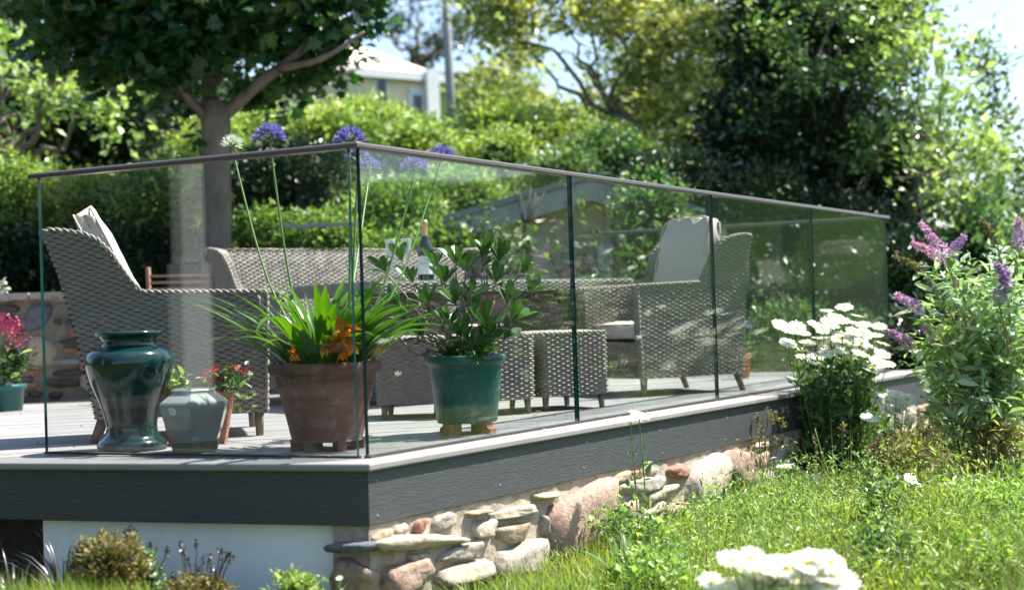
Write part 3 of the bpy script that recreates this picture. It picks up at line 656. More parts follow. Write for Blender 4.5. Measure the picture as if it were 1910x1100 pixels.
def wicker_seat(name, label, cat, group, loc, rz, Wd, zs=1.0, cushions=1, backcush=True, seed=1, lean=1.0):
    """high-backed woven seat, front towards +x"""
    root = empty(name, loc, label, cat, group, rz)
    T_ = .055; Z = lambda z: .1 + (z - .1) * zs
    zb = [.1, .3, .5, .7, .80, .865]; xb_ = [-.35, -.385, -.43, -.485, -.52, -.55]
    zf = [.1, .585, .600, .612, .66, .72, .78, .83, .855, .865]; xf_ = [.35, .365, .36, -.15, -.195, -.235, -.275, -.325, -.38, -.44]
    xb_ = [-.35 + (v + .35) * lean for v in xb_]; xf_ = [v if z < .605 else v + (np.interp(z, zb, xb_) - np.interp(z, zb, [-.35, -.385, -.43, -.485, -.52, -.55])) for v, z in zip(xf_, zf)]
    xb = lambda z: np.interp(z, zb, xb_); xf = lambda z: np.interp(z, zf, xf_); xt = xb_[-1]
    H = .765
    for sg in (-1, 1):
        mb = MB()
        for yy, fl in ((sg * Wd / 2, sg > 0), (sg * (Wd / 2 - T_), sg < 0)):
            def Pf(u, v):
                z = .1 + v; x = np.minimum(xb(z) + u, xf(z)); flare = sg * .03 * np.clip((z - .5) / .36, 0, 1) ** 2
                return np.stack([x, np.full_like(x, yy) + flare, .1 + (z - .1) * zs], -1)
            weave(mb, Pf, .78, H, flip=not fl)
        out = [(.35, .1)] + [(x, z) for x, z in zip(xf_[1:], zf[1:])] + [(xt + .05, .872), (xt, .862)]
        Lo, fo = pathstrip(out)
        def Ps(u, v):
            q = fo(v); z = q[..., 1]; flare = sg * .03 * np.clip((z - .5) / .36, 0, 1) ** 2
            return np.stack([q[..., 0], sg * Wd / 2 - sg * u + flare, .1 + (z - .1) * zs], -1)
        weave(mb, Ps, T_, Lo, flip=sg > 0)
        mb.obj('side_panel', M['wicker'], root)
        fl_ = lambda z: sg * .03 * np.clip((z - .5) / .36, 0, 1) ** 2
        mb = MB(); braid(mb, [(x, sg * (Wd / 2 - .004) + fl_(z), .1 + (z - .1) * zs) for x, z in out]); mb.obj('braided_edge', M['wicker'], root)
    mb = MB()
    def Pb(u, v): z = .1 + v; return np.stack([xb(z), -Wd / 2 + u - (u / Wd - .5) * -.06 * np.clip((z - .5) / .36, 0, 1) ** 2, .1 + (z - .1) * zs], -1)
    weave(mb, Pb, Wd, H, flip=True)
    def Pbi(u, v): z = .3 + v; x = xb(z) + .055 + .03 * (1 - (z - .3) / .565); return np.stack([x, -Wd / 2 + T_ + u, .1 + (z - .1) * zs], -1)
    weave(mb, Pbi, Wd - 2 * T_, .565)
    def Pt(u, v): return np.stack([xt + v, -Wd / 2 + u, .1 + (.865 - .1) * zs + .004 * np.sin(v / .06 * PI)], -1)
    weave(mb, Pt, Wd, .06)
    mb.obj('back_panel', M['wicker'], root)
    mb = MB()
    def Pa(u, v): return np.stack([.335 + 0 * u, -Wd / 2 + T_ + u, .1 + v], -1)
    weave(mb, Pa, Wd - 2 * T_, .2)
    box(mb, (-.03, 0, .29), (.72, Wd - 2 * T_, .02)); box(mb, (-.01, 0, .105), (.66, Wd - .04, .015)); mb.obj('seat_base', M['wicker'], root)
    for sx, sy in ((-1, -1), (-1, 1), (1, -1), (1, 1)):
        mb = MB(); xx = .32 if sx > 0 else -.32; yy = sy * (Wd / 2 - .035)
        tube(mb, [(xx, yy, .11), (xx + (-.045 if sx < 0 else .0), yy + .0 * sy, .0)], [.022, .016], 10); mb.obj('leg', M['legwood'], root)
    n = cushions; cwid = (Wd - 2 * T_ - .01) / n
    for k in range(n):
        cushion('seat_cushion', root, (.02, -Wd / 2 + T_ + .005 + cwid * (k + .5), .365), (.62, cwid, .12), seed=seed + k)
        if backcush: cushion('back_cushion', root, (-.262 + (1 - lean) * .13, -Wd / 2 + T_ + .005 + cwid * (k + .5), .1 + (.66 - .1) * zs + .035), (.12, cwid - .02, .60), ry=-.44 + (1 - lean) * .3, seed=seed + 7 + k, puff=.3, wr=.011)
    return root
def az2rz(az): return math.radians(90 - az)
wicker_seat('wicker_armchair', 'high-backed wicker armchair facing right, behind the dark green urn', 'armchair', 'wicker armchairs', (-1.47, 6.52, 0), az2rz(77), .64, 1.02, seed=3)
wicker_seat('wicker_armchair', 'high-backed wicker armchair with grey cushion at the right end of the table', 'armchair', 'wicker armchairs', (.86, 8.60, 0), az2rz(61 + 180), .62, 1.03, seed=9, lean=.35)
sf = np.array([-1.05, 9.72]) + dirv(144) * .5
wicker_seat('wicker_sofa', 'long low wicker sofa behind the table facing the camera', 'sofa', None, (sf[0], sf[1], 0), az2rz(144), 1.95, 1.10, cushions=2, backcush=False, seed=21)

def roundrect(L, Wd, r, n=6):
    pts = []
    for cx, cy, a0 in ((L / 2 - r, Wd / 2 - r, 0), (-L / 2 + r, Wd / 2 - r, 90), (-L / 2 + r, -Wd / 2 + r, 180), (L / 2 - r, -Wd / 2 + r, 270)):
        for k in range(n + 1):
            a_ = math.radians(a0 + 90 * k / n); pts.append((cx + r * math.cos(a_), cy + r * math.sin(a_)))
    return pts + [pts[0]]
def wrap(mb, L, Wd, r, z0, z1, cw=.027, rh=.0118, **k):
    Lo, fo = pathstrip(roundrect(L, Wd, r))
    return weave(mb, lambda u, v: np.concatenate([fo(u), (z0 + v)[..., None]], -1), Lo, z1 - z0, cw, rh, **k)
def stool(label, cx, cy, rz, s=.41):
    root = empty('wicker_footstool', (cx, cy, 0), label, 'footstool', 'wicker footstools', rz); mb = MB()
    wrap(mb, s, s, .03, .07, .375, spu=4, spv=4); mb.obj('woven_body', M['wicker'], root)
    mb = MB(); weave(mb, lambda u, v: np.stack([-s / 2 + .01 + u, -s / 2 + .01 + v, .375 + .012 * (1 - (2 * (u / (s - .02)) - 1) ** 6) * (1 - (2 * (v / (s - .02)) - 1) ** 6)], -1), s - .02, s - .02); mb.obj('woven_top', M['wicker'], root)
    mb = MB(); braid(mb, [(x, y, .378) for x, y in roundrect(s - .01, s - .01, .03)], .01); mb.obj('braided_edge', M['wicker'], root)
    box(MB(), (0, 0, .075), (s - .03, s - .03, .01)).obj('underside', M['underside'], root, smooth=False)
    for sx in (-1, 1):
        for sy in (-1, 1): tube(MB(), [(sx * (s / 2 - .035), sy * (s / 2 - .035), .08), (sx * (s / 2 - .03), sy * (s / 2 - .03), 0)], [.018, .013], 8).obj('leg', M['legwood'], root)
def stool_at(label, nearleft, az, s):
    d = dirv(az); back = np.array([-d[1], d[0]]); c = np.array(nearleft) + d * s / 2 + back * s / 2
    stool(label, c[0], c[1], az2rz(az), s)
stool_at('wicker footstool nearest the right armchair, right end of its row', (.135, 7.2), 60, .39)
stool_at('middle wicker footstool half hidden by the green plastic pot', (-.235, 6.93), 60, .39)
stool_at('shaded wicker footstool between the terracotta pot and the green pot', (-.655, 7.0), 90, .43)
# table
tc = (np.array([-.72, 7.77]) + np.array([.77, 9.06])) / 2; td = dirv(49); tb = np.array([-td[1], td[0]]); tc = tc + tb * .43
tab = empty('wicker_table', (tc[0], tc[1], 0), 'long wicker dining table with glass top and woven rim', 'table', None, az2rz(49))
mb = MB(); wrap(mb, 1.97, .86, .06, .612, .672, .03, .0105, amp=.005); mb.obj('woven_rim', M['wicker'], tab)
box(MB(), (0, 0, .64), (1.9, .8, .05)).obj('table_frame', M['underside'], tab, smooth=False)
mb = MB(); V = roundrect(1.96, .85, .06)[:-1]; prism(mb, V, .673, .680); mb.obj('glass_top', NT('tabletop_glass').set((.3, .36, .34), .06, spec=.6).m, tab, smooth=False)
for x in (-.5, .68):
    mb = MB(); wrap(mb, .38, .38, .03, .02, .6); mb.obj('pedestal', M['wicker'], tab, loc=(x, 0, 0))

# bottle and flutes
bt = empty('champagne_bottle', (-.468, 8.12, .68), 'dark champagne bottle with gold foil neck standing on the table', 'bottle')
lathe(MB(), smoothprof([(0, 0), (.042, 0), (.044, .01), (.044, .16), (.040, .19), (.024, .225), (.017, .25)]), 24).obj('bottle_body', M['bottle'], bt)
lathe(MB(), smoothprof([(.0185, .235), (.0175, .26), (.0165, .30), (.0195, .305), (.0195, .325), (.012, .333), (0, .333)]), 20).obj('gold_foil', M['foil'], bt)
mb = MB(); a_ = np.linspace(math.radians(190), math.radians(330), 12); V = [(.0446 * math.cos(t), .0446 * math.sin(t), z) for z in (.035, .135) for t in a_]
mb.add(V, [(i, i + 1, i + 13, i + 12) for i in range(11)]).obj('paper_label', M['labelp'], bt)
mb = MB(); V = [(.0448 * math.cos(t), .0448 * math.sin(t), z) for z in (.092, .098) for t in a_[3:9]]; mb.add(V, [(i, i + 1, i + 7, i + 6) for i in range(5)]).obj('printed_line', M['foil'], bt)
def flute(label, x, y):
    r = empty('champagne_flute', (x, y, .68), label, 'glass', 'champagne flutes')
    lathe(MB(), smoothprof([(.0, .095), (.012, .10), (.022, .13), (.027, .18), (.0285, .225), (.0275, .225), (.026, .18), (.021, .132), (.01, .106), (0, .103)], 3), 20).obj('bowl', M['clear'], r)
    lathe(MB(), [(0, .004), (.03, .002), (.03, 0), (.006, .006), (.004, .02), (.004, .085), (.008, .096), (0, .098)], 16).obj('stem', M['clear'], r)
flute('left champagne flute of the pair on the table', -.652, 8.05)
flute('champagne flute standing nearest the bottle on the table', -.566, 8.02)

# wooden slatted chair
sc_ = pt(338, 545, 9.3)
wc = empty('slatted_wooden_chair', (-2.02, 9.25, 0), 'reddish slatted wooden garden chair standing before the stone wall', 'chair', None, az2rz(160))
for k in range(9): box(MB(), (0, 0, 0), (.03, .40, .016), 0).obj('slat', M['teak'], wc, smooth=False, loc=(-.2 - .012 * k, 0, .46 + .043 * k))
for sg in (-1, 1):
    tube(MB(), [(-.18, sg * .21, .40), (-.31, sg * .21, .86)], .017, 4).obj('back_post', M['teak'], wc, smooth=False)
    tube(MB(), [(-.2, sg * .2, .43), (.22, sg * .2, 0)], .016, 4).obj('leg', M['teak'], wc, smooth=False)
    tube(MB(), [(.2, sg * .22, .43), (-.22, sg * .22, 0)], .016, 4).obj('leg', M['teak'], wc, smooth=False)
for k in range(7): box(MB(), (0, 0, 0), (.045, .42, .016)).obj('slat', M['teak'], wc, smooth=False, loc=(-.15 + k * .06, 0, .44))

# ------------------------------------------------------------------ foliage builders
def rect(x0, x1, y0, y1, d, thick=.8):
    c = pt((x0 + x1) / 2, (y0 + y1) / 2, d); return (c[0], c[1], c[2], (x1 - x0) / 2 / FPX * d, (x1 - x0) / 2 / FPX * d * thick, (y1 - y0) / 2 / FPX * d)
M['core'] = simple('dark_core', (.010, .022, .008), (.02, .035, .012), 14, .95, .03)  # dark solid mass added inside the leaves to block see-through
def crown_points(blobs, size, cov, clump=22, cr=2.6, fill=.25, back=.35):
    out = []; ups = []
    for (cx, cy, cz, rx, ry, rz) in blobs:
        area = PI * 2.2 * (rx * rz + rx * ry * .5 + ry * rz * .5); n = cov * area / (size * size * .3); K = max(4, int(n / clump))
        d = rs.randn(K, 3); d /= np.linalg.norm(d, axis=1)[:, None]
        m_ = (d[:, 1] > .3) & (rs.rand(K) > back); d[m_, 1] *= -1
        r = np.where(rs.rand(K) < fill, rs.uniform(.3, .85, K), rs.uniform(.82, 1.08, K)) * (1 + .16 * vnoise(d * 2.2, 2.0, int(abs(cx * 13 + cz * 7)) % 97))
        c = np.array([cx, cy, cz]) + d * r[:, None] * np.array([rx, ry, rz])
        p = np.repeat(c, clump, 0) + rs.randn(K * clump, 3) * size * cr * np.array([.55, .55, .38])
        out.append(p); ups.append(np.repeat(d, clump, 0) * .8 + np.array([0, 0, .25]))
    return np.concatenate(out), np.concatenate(ups)
def blobmesh(mb, b, k=.72, m=0, seed=0):
    n, q = 18, 10; th_, ph_ = np.meshgrid(np.arange(n) * 2 * PI / n, np.linspace(0, PI, q), indexing='ij')
    D = np.stack([np.cos(th_) * np.sin(ph_), np.sin(th_) * np.sin(ph_), np.cos(ph_)], -1).reshape(-1, 3)
    V = np.array(b[:3]) + D * (k * (1 + .18 * vnoise(D, 3, seed)))[:, None] * np.array(b[3:])
    i, j = np.meshgrid(np.arange(n), np.arange(q - 1), indexing='ij')
    return mb.add(V, [np.stack([i * q + j, i * q + j + 1, ((i + 1) % n) * q + j + 1, ((i + 1) % n) * q + j], -1).reshape(-1, 4)], m)
def wig(a_, b_, n=7, amp=.06, seed=0):
    a_, b_ = np.array(a_, float), np.array(b_, float); r = np.random.RandomState(seed); t = np.linspace(0, 1, n)[:, None]
    L = np.linalg.norm(b_ - a_); return a_ + (b_ - a_) * t + (r.randn(n, 3) * amp * L * .5) * np.sin(t * PI)
def bush(name, label, cat, blobs, size, mat, cov=2.2, tmpl=LEAF2, core=True, group=None, trunk=None, fill=.25, cr=2.6, up=None, limbs=0, tr=.05, bark='bark', stems=3):
    b0 = blobs[0]; bx = np.mean([b[0] for b in blobs]); by = np.mean([b[1] for b in blobs]); gz = float(ground_z(bx, by)) - .05
    if trunk is not None: bx, by = trunk[:2]; gz = float(ground_z(bx, by)) - .05
    base = np.array([bx, by, gz]); root = empty(name, base, label, cat, group)
    P, U = crown_points(blobs, size, cov, fill=fill, cr=cr); mb = MB(); leafcloud(mb, P - base, size, tmpl, 0, up=U * 1.0, tilt=.8)
    mb.obj('crown' if trunk is not None else 'foliage', M[mat], root, smooth=False, kind='stuff')
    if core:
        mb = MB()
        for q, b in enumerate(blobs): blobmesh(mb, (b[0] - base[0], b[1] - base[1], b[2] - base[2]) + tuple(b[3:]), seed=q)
        mb.obj('dark_core', M['core'], root, kind='stuff')
    if trunk is not None:
        zt = trunk[2] - gz; tp = np.array([0, 0, zt]); P = wig((0, 0, 0), tp, 9, .03, 5); k = len(P)
        tube(MB(), P, np.linspace(tr * 1.25, tr, k), 12).obj('trunk', M[bark], root)
        r_ = random.Random(len(label))
        for q in range(max(limbs, len(blobs))):
            b = blobs[q % len(blobs)]; e_ = np.array(b[:3]) - base + np.array([r_.uniform(-.5, .5) * b[3], r_.uniform(-.4, .4) * b[4], r_.uniform(-.2, .6) * b[5]])
            L_ = wig(tp * r_.uniform(.75, 1), e_, 8, .12, q + 3); mb = MB(); tube(mb, L_, np.linspace(tr * .55, tr * .12, 8), 7)
            for s_ in range(4):
                i0 = r_.randint(3, 7); e2 = L_[i0] + np.array([r_.uniform(-1, 1) * b[3], r_.uniform(-1, 1) * b[4], r_.uniform(-.4, .9) * b[5]]) * .6; tube(mb, wig(L_[i0], e2, 6, .15, s_ + q * 7), np.linspace(tr * .2, tr * .05, 6), 5)
            mb.obj('branch', M[bark], root)
    elif stems:
        mb = MB(); r_ = random.Random(len(label))
        for q in range(stems):
            b = blobs[q % len(blobs)]; tube(mb, wig((r_.uniform(-.1, .1), 0, 0), np.array(b[:3]) - base, 6, .08, q), np.linspace(tr * .4, tr * .1, 6), 6)
        mb.obj('stems', M[bark], root)
    return root

# ------------------------------------------------------------------ hedges and trees behind the deck
R = rect
G1 = 'clipped hedge shrubs behind the deck'
bush('hedge_shrub', 'sunny yellow-green hedge shrub at the left edge beside the handrail end', 'shrub', [R(-90, 130, 300, 470, 13.4), R(-60, 90, 340, 520, 13.2)], .05, 'lime', 2.6, group=G1)
bush('hedge_shrub', 'bright yellow-green hedge shrub above the left armchair', 'shrub', [R(100, 260, 325, 450, 13.2), R(215, 400, 315, 430, 13.0), R(270, 400, 300, 400, 13.4)], .05, 'lime', 2.6, group=G1)
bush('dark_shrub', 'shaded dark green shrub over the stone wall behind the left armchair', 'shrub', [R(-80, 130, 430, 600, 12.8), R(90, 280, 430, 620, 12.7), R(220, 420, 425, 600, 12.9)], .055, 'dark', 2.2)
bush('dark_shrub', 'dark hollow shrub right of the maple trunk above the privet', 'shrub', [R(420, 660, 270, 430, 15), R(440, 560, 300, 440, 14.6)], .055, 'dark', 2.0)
bush('privet_shrub', 'bright green privet above the left end of the wicker sofa', 'shrub', [R(425, 560, 395, 520, 12.9), R(520, 700, 405, 520, 12.8)], .05, 'privet', 2.8, group=G1)
bush('privet_shrub', 'tall rounded privet left of the low outbuilding roof', 'shrub', [R(655, 830, 335, 520, 13.4), R(780, 930, 320, 420, 14.4), R(800, 890, 420, 520, 12.9), R(660, 800, 440, 540, 12.8)], .05, 'privet', 2.8, group=G1)
bush('hillside_shrub', 'sunlit yellow-green shrub on the slope below the cream house', 'shrub', [R(600, 760, 195, 300, 18), R(700, 850, 225, 340, 17.5), R(540, 680, 210, 300, 17.5)], .07, 'lime', 2.4)
bush('hillside_shrub', 'sunlit pale shrub between the maple trunk and the blue flower heads', 'shrub', [R(420, 560, 205, 300, 17.6), R(330, 470, 230, 330, 17)], .07, 'lime', 2.4)
bush('hillside_shrub', 'rounded green shrubbery right of the grey pole', 'shrub', [R(850, 1010, 190, 310, 19), R(960, 1120, 215, 330, 18.5), R(870, 1000, 250, 340, 17)], .07, 'lime', 2.2)
bush('hillside_shrub', 'mid green shrubbery above the second glass pane', 'shrub', [R(1050, 1230, 250, 360, 17), R(1180, 1340, 300, 400, 16), R(980, 1120, 290, 360, 16)], .06, 'mid', 2.4)
bush('evergreen_shrub', 'dark speckled evergreen shrub behind the long handrail', 'shrub', [R(1130, 1400, 300, 460, 15.4), R(1300, 1540, 320, 480, 15), R(1480, 1720, 380, 560, 14.6), R(1200, 1450, 410, 620, 14.6)], .055, 'dark', 2.2)
bush('evergreen_shrub', 'dark undergrowth seen through the far right glass panes', 'shrub', [R(1180, 1420, 520, 760, 13.6), R(1380, 1620, 500, 760, 13.4), R(1580, 1780, 440, 720, 13.4), R(1640, 1860, 560, 760, 11.6)], .06, 'dark', 2.0)
bush('flowering_shrub', 'mid green bush at the far end of the deck behind the back pane', 'shrub', [R(1400, 1540, 560, 700, 12.2), R(1520, 1650, 590, 700, 12.0)], .05, 'mid', 1.6, core=False)

# maple with dark crown, trunk in front of the hedge
tb_ = pt(404, 560, 12.3)
mp_root = empty('maple_tree', (tb_[0], 12.3, .45), 'broad dark-leaved tree with grey forked trunk behind the left armchair', 'tree')
base = np.array([tb_[0], 12.3, .45])
TP = [pt(x, y, 12.3) - base for x, y in ((404, 620), (403, 500), (405, 400), (404, 300), (402, 230), (400, 190))]
mbt = MB(); tube(mbt, TP, [.145, .125, .122, .115, .125, .12], 16); mbt.obj('trunk', M['bark'], mp_root)
for pts_, r0, r1 in (([(415, 215, 0), (440, 195, 0), (490, 150, -.1), (535, 118, -.2), (600, 60, -.3)], .07, .03), ([(398, 205, 0), (388, 170, .1), (394, 120, .1), (400, 40, .2), (380, -60, .2)], .075, .04), ([(392, 225, 0), (368, 205, -.1), (330, 160, -.3), (250, 90, -.5)], .05, .02),
                     ([(520, 128, -.2), (600, 110, -.5), (680, 60, -.6)], .035, .012), ([(395, 110, .1), (430, 60, -.2), (415, -20, -.3)], .035, .015), ([(398, 60, .1), (360, 10, -.3), (350, -60, -.4)], .035, .015), ([(388, 170, .1), (480, 60, .6), (600, -40, .8)], .05, .02)):
    tube(MB(), smoothprof([pt(x, y, 12.3 + dz) - base for x, y, dz in pts_], 4), np.linspace(r0, r1, (len(pts_) - 1) * 4 + 1), 9).obj('branch', M['bark'], mp_root)
blobs = [R(40, 330, -160, 120, 12.2), R(200, 520, -200, 150, 11.9), R(400, 710, -180, 120, 12.3), R(200, 350, 30, 170, 11.9), R(500, 660, 50, 175, 12.5), R(80, 260, 0, 150, 12.5), R(580, 740, -180, 20, 12.6), R(240, 560, -100, 110, 13.3), R(440, 560, 120, 200, 13.1)]
P, U = crown_points(blobs, .105, 1.05, clump=14, cr=2.0, fill=.3)
P -= base
px_ = P + base; front = np.argsort(px_[:, 1] + 0 * px_[:, 2])
vis = [i for i in front if 0 < 955 + FPX * px_[i, 0] / px_[i, 1] < 1910 and px_[i, 2] < .47 + 600 / FPX * px_[i, 1]]
near = vis[:280]; mask = np.ones(len(P), bool); mask[near] = False
mb = MB(); leafcloud(mb, P[mask], .11, MAPLE, up=U[mask] * .5 + np.array([0, 0, -.3])); mb.obj('crown', M['maple'], mp_root, smooth=False, kind='stuff')
lm = MB().add(MAPLE[0], MAPLE[1]).mesh('leaf', M['maple'], False)
def leafobjs(mesh, pos, size, parent, name='leaf', up=None, var=.35):
    Rm = rots(len(pos), up)
    for i in range(len(pos)):
        o = bpy.data.objects.new(name, mesh); s = size * (1 - var + 2 * var * rnd.random())
        o.matrix_local = Matrix.Translation(Vector(pos[i])) @ Matrix(Rm[i].tolist()).to_4x4() @ Matrix.Scale(s, 4)
        finish(o, parent)
leafobjs(lm, P[near], .105, mp_root, up=U[near] * .5 + np.array([0, 0, -.3]))
# a few dark sprigs hanging low left of the trunk
sp_ = np.array([pt(x, y, 12.0) for x, y in ((330, 225), (345, 235), (360, 230), (350, 250), (325, 240), (368, 262), (375, 275), (340, 215), (360, 215))]) - base
leafobjs(lm, sp_, .11, mp_root)

bush('pale_leaf_tree', 'sunlit pale-leaved tree with dark gaps at the left edge of the view', 'tree', [R(-80, 110, 60, 250, 16), R(20, 200, 100, 200, 15.6), R(150, 270, 170, 250, 15.8)], .13, 'pale', .75, core=False, trunk=pt(20, 330, 16), tr=.1, limbs=5, fill=.15, cr=2.0)
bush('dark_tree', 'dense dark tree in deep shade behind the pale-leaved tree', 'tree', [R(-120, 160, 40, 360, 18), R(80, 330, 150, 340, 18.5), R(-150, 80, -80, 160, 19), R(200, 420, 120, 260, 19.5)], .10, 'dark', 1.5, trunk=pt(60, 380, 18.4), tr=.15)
bush('golden_tree', 'tall airy yellow-green tree with bare limbs right of the grey pole', 'tree', [R(860, 1040, -120, 90, 20), R(980, 1180, -120, 40, 20.5), R(1120, 1340, -80, 130, 20), R(1240, 1420, 20, 190, 19.5), R(1180, 1390, 150, 290, 19), R(1230, 1380, 230, 330, 18.5), R(1090, 1260, 150, 260, 20.5), R(1010, 1110, 0, 70, 20), R(880, 1000, -40, 120, 19.5), R(1080, 1200, -60, 60, 19), R(1160, 1300, 60, 200, 19.6), R(1300, 1430, -60, 80, 19)], .12, 'gold', 1.35, core=False, trunk=pt(1150, 190, 20), tr=.075, limbs=10, fill=.4, cr=2.3)
bush('distant_tree', 'green tree standing behind the golden tree right of the pole', 'tree', [R(865, 1020, 110, 250, 27), R(990, 1110, 190, 270, 26), R(930, 1000, 60, 150, 28)], .13, 'gold', 1.3, core=False, trunk=pt(940, 240, 27), tr=.1, fill=.5)
bush('distant_tree', 'bluish green tree filling the middle distance above the glass', 'tree', [R(1090, 1300, 60, 320, 28), R(1250, 1420, 100, 330, 29), R(1120, 1300, -90, 60, 30)], .15, 'mid', 1.3, core=False, trunk=pt(1200, 300, 28), tr=.14, fill=.5)
bush('distant_tree', 'thin dark conifer tree behind the pale roof and the pole', 'tree', [R(720, 800, -60, 60, 48), R(790, 900, 20, 100, 50), R(760, 850, 60, 130, 47), R(690, 760, 20, 90, 45)], .2, 'dark', .7, core=False, trunk=pt(782, 120, 48), tr=.16, fill=.6, limbs=8)
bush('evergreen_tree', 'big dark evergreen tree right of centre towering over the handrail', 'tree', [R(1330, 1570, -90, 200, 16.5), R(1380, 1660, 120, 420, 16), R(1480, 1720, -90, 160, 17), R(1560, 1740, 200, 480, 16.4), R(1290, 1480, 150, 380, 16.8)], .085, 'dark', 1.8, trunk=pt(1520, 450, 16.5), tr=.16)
bush('highlight_sprays', 'mid green leafy tree woven in front of the big dark evergreen', 'tree', [R(1380, 1500, 0, 110, 15.6), R(1440, 1560, 100, 200, 15.2), R(1540, 1680, 50, 200, 15.4), R(1560, 1670, 220, 340, 15.0), R(1480, 1620, -80, 40, 15.4), R(1380, 1450, 170, 270, 15.7)], .085, 'mid', .55, core=False, fill=.6, trunk=pt(1560, 440, 15.9), tr=.05)  # sparse mid green clumps added over the evergreen as its highlights and green patches
bush('light_green_tree', 'light green tree with drooping pale sprays against the blue sky', 'tree', [R(1600, 1760, -60, 130, 15.5), R(1640, 1810, 60, 260, 15), R(1680, 1870, 200, 380, 14.6), R(1690, 1800, 300, 430, 14.2)], .10, 'pale', .8, core=False, trunk=pt(1720, 470, 15.4), tr=.09, limbs=8, fill=.5, cr=2.4)
bush('slender_tree', 'slender mid green tree at the right edge against the sky', 'tree', [R(1790, 1870, 70, 190, 17), R(1800, 1890, 160, 320, 17), R(1820, 1960, 270, 470, 16.5), R(1760, 1850, 320, 460, 16)], .09, 'mid', 1.0, core=False, trunk=pt(1850, 460, 17), tr=.07, limbs=6, fill=.5)
bush('slender_tree', 'blue-green bushy tree behind the purple flower spikes', 'tree', [R(1740, 1920, 380, 560, 14), R(1850, 2000, 430, 640, 13), R(1650, 1780, 420, 560, 14.6)], .08, 'mid', 1.6, trunk=pt(1850, 640, 14), tr=.07)
# unseen trees and hedge added so the front pane reflects dark green, not sky
for x, y, sx, lab, mt_ in ((-10.5, -2.2, 2.4, 'tall garden hedge left of the terrace reflected in the front pane', 'dark'), (-10.5, 1.8, 2.4, 'dark bushy tree on the far left of the terrace', 'dark'), (-12.5, 5.5, 2.2, 'rounded tree beyond the left end of the terrace', 'mid')):
    bush('reflection_tree', lab, 'tree', [(x, y, .3, sx, sx, 1.6), (x + .6, y + .5, 2.0, sx * .9, sx * .9, 1.5), (x - 1.0, y + 1, 1.2, sx * .9, sx * .9, 1.8)], .17, mt_, .8, trunk=np.array([x, y, .5]), tr=.12)

# ------------------------------------------------------------------ cream house, pole, outbuilding
HD = 36.0
h0, h1, h2 = pt(672, 235, HD), pt(816, 245, HD), pt(816, 142, HD)
house = empty('cream_house', (h1[0], HD, h0[2] - 1), 'cream rendered house with pale hipped roof high on the slope behind the trees', 'house')
HX0, HX1 = h0[0] - .35, h1[0] + .1; ez = h2[2]; hb = house.location
def HL(x, y, z): return (x - hb[0], y - hb[1], z - hb[2])
mb = MB(); box(mb, HL((HX0 + HX1) / 2, HD + 3, (ez + h0[2] - 1.5) / 2), (HX1 - HX0, 6, ez - h0[2] + 1.5)); mb.obj('wall', M['cream'], house, smooth=False)
ov = .12; rx0, rx1, ry0, ry1 = HX0 - ov, HX1 + ov, HD - ov, HD + 6 + ov; rz = ez + 1.05
V = [HL(*p) for p in ((rx0, ry0, ez), (rx1, ry0, ez), (rx1, ry1, ez), (rx0, ry1, ez), ((rx0 + rx1) / 2 - .25, HD + 2.2, rz), ((rx0 + rx1) / 2 + .1, HD + 2.2, rz))]
MB().add(V, [(0, 1, 5, 4), (1, 2, 5), (2, 3, 4, 5), (3, 0, 4), (0, 3, 2, 1)]).obj('roof', M['roofpale'], house, smooth=False)
mb = MB(); box(mb, HL((rx0 + rx1) / 2, ry0 - .02, ez - .07), (rx1 - rx0, .04, .2)); box(mb, HL(rx1 + .02, HD + 3, ez - .07), (.04, 6 + 2 * ov, .2)); mb.obj('fascia', M['white'], house, smooth=False)
wx = pt(768, 200, HD)
f_ = box(MB(), HL(wx[0], HD - .02, wx[2]), (.42, .05, .85)).obj('window', M['white'], house, smooth=False); box(MB(), HL(wx[0] + .03, HD - .05, wx[2] - .08), (.22, .03, .6)).obj('pane', M['window'], f_, smooth=False)
wx = pt(694, 185, HD); f_ = box(MB(), HL(wx[0], HD - .02, wx[2]), (.34, .05, .75)).obj('window', M['white'], house, smooth=False); box(MB(), HL(wx[0], HD - .05, wx[2]), (.22, .03, .6)).obj('pane', M['window'], f_, smooth=False)
box(MB(), HL(pt(797, 200, HD)[0], HD - .12, (ez + h0[2]) / 2 - .3), (.34, .22, ez - h0[2] + .8)).obj('pilaster', M['white'], house, smooth=False)
mb = MB(); fx = pt(826, 235, HD)
for k in range(5): box(mb, HL(fx[0] - .3 + .22 * k, HD - .5, fx[2] - .4), (.05, .05, .9))
box(mb, HL(fx[0] + .15, HD - .5, fx[2] + .05), (1.2, .07, .06)); mb.obj('balcony_rail', M['white'], house, smooth=False)
house.rotation_euler = (0, 0, math.radians(36))
pb = pt(847, 250, 26); pole = empty('utility_pole', (pb[0], 26, pb[2] - 2), 'tall grey utility pole beside the cream house', 'pole')
tube(MB(), [(0, 0, 0), (-.05, 0, 3), (-.09, 0, 6)], [.085, .078, .068], 12).obj('pole_shaft', M['dirtpole'], pole)
for k in range(3): tube(MB(), [(-.1, 0, 3.1 + k * .6), (.0, -.11, 3.1 + k * .6)], .012, 6).obj('climbing_step', M['frame'], pole)

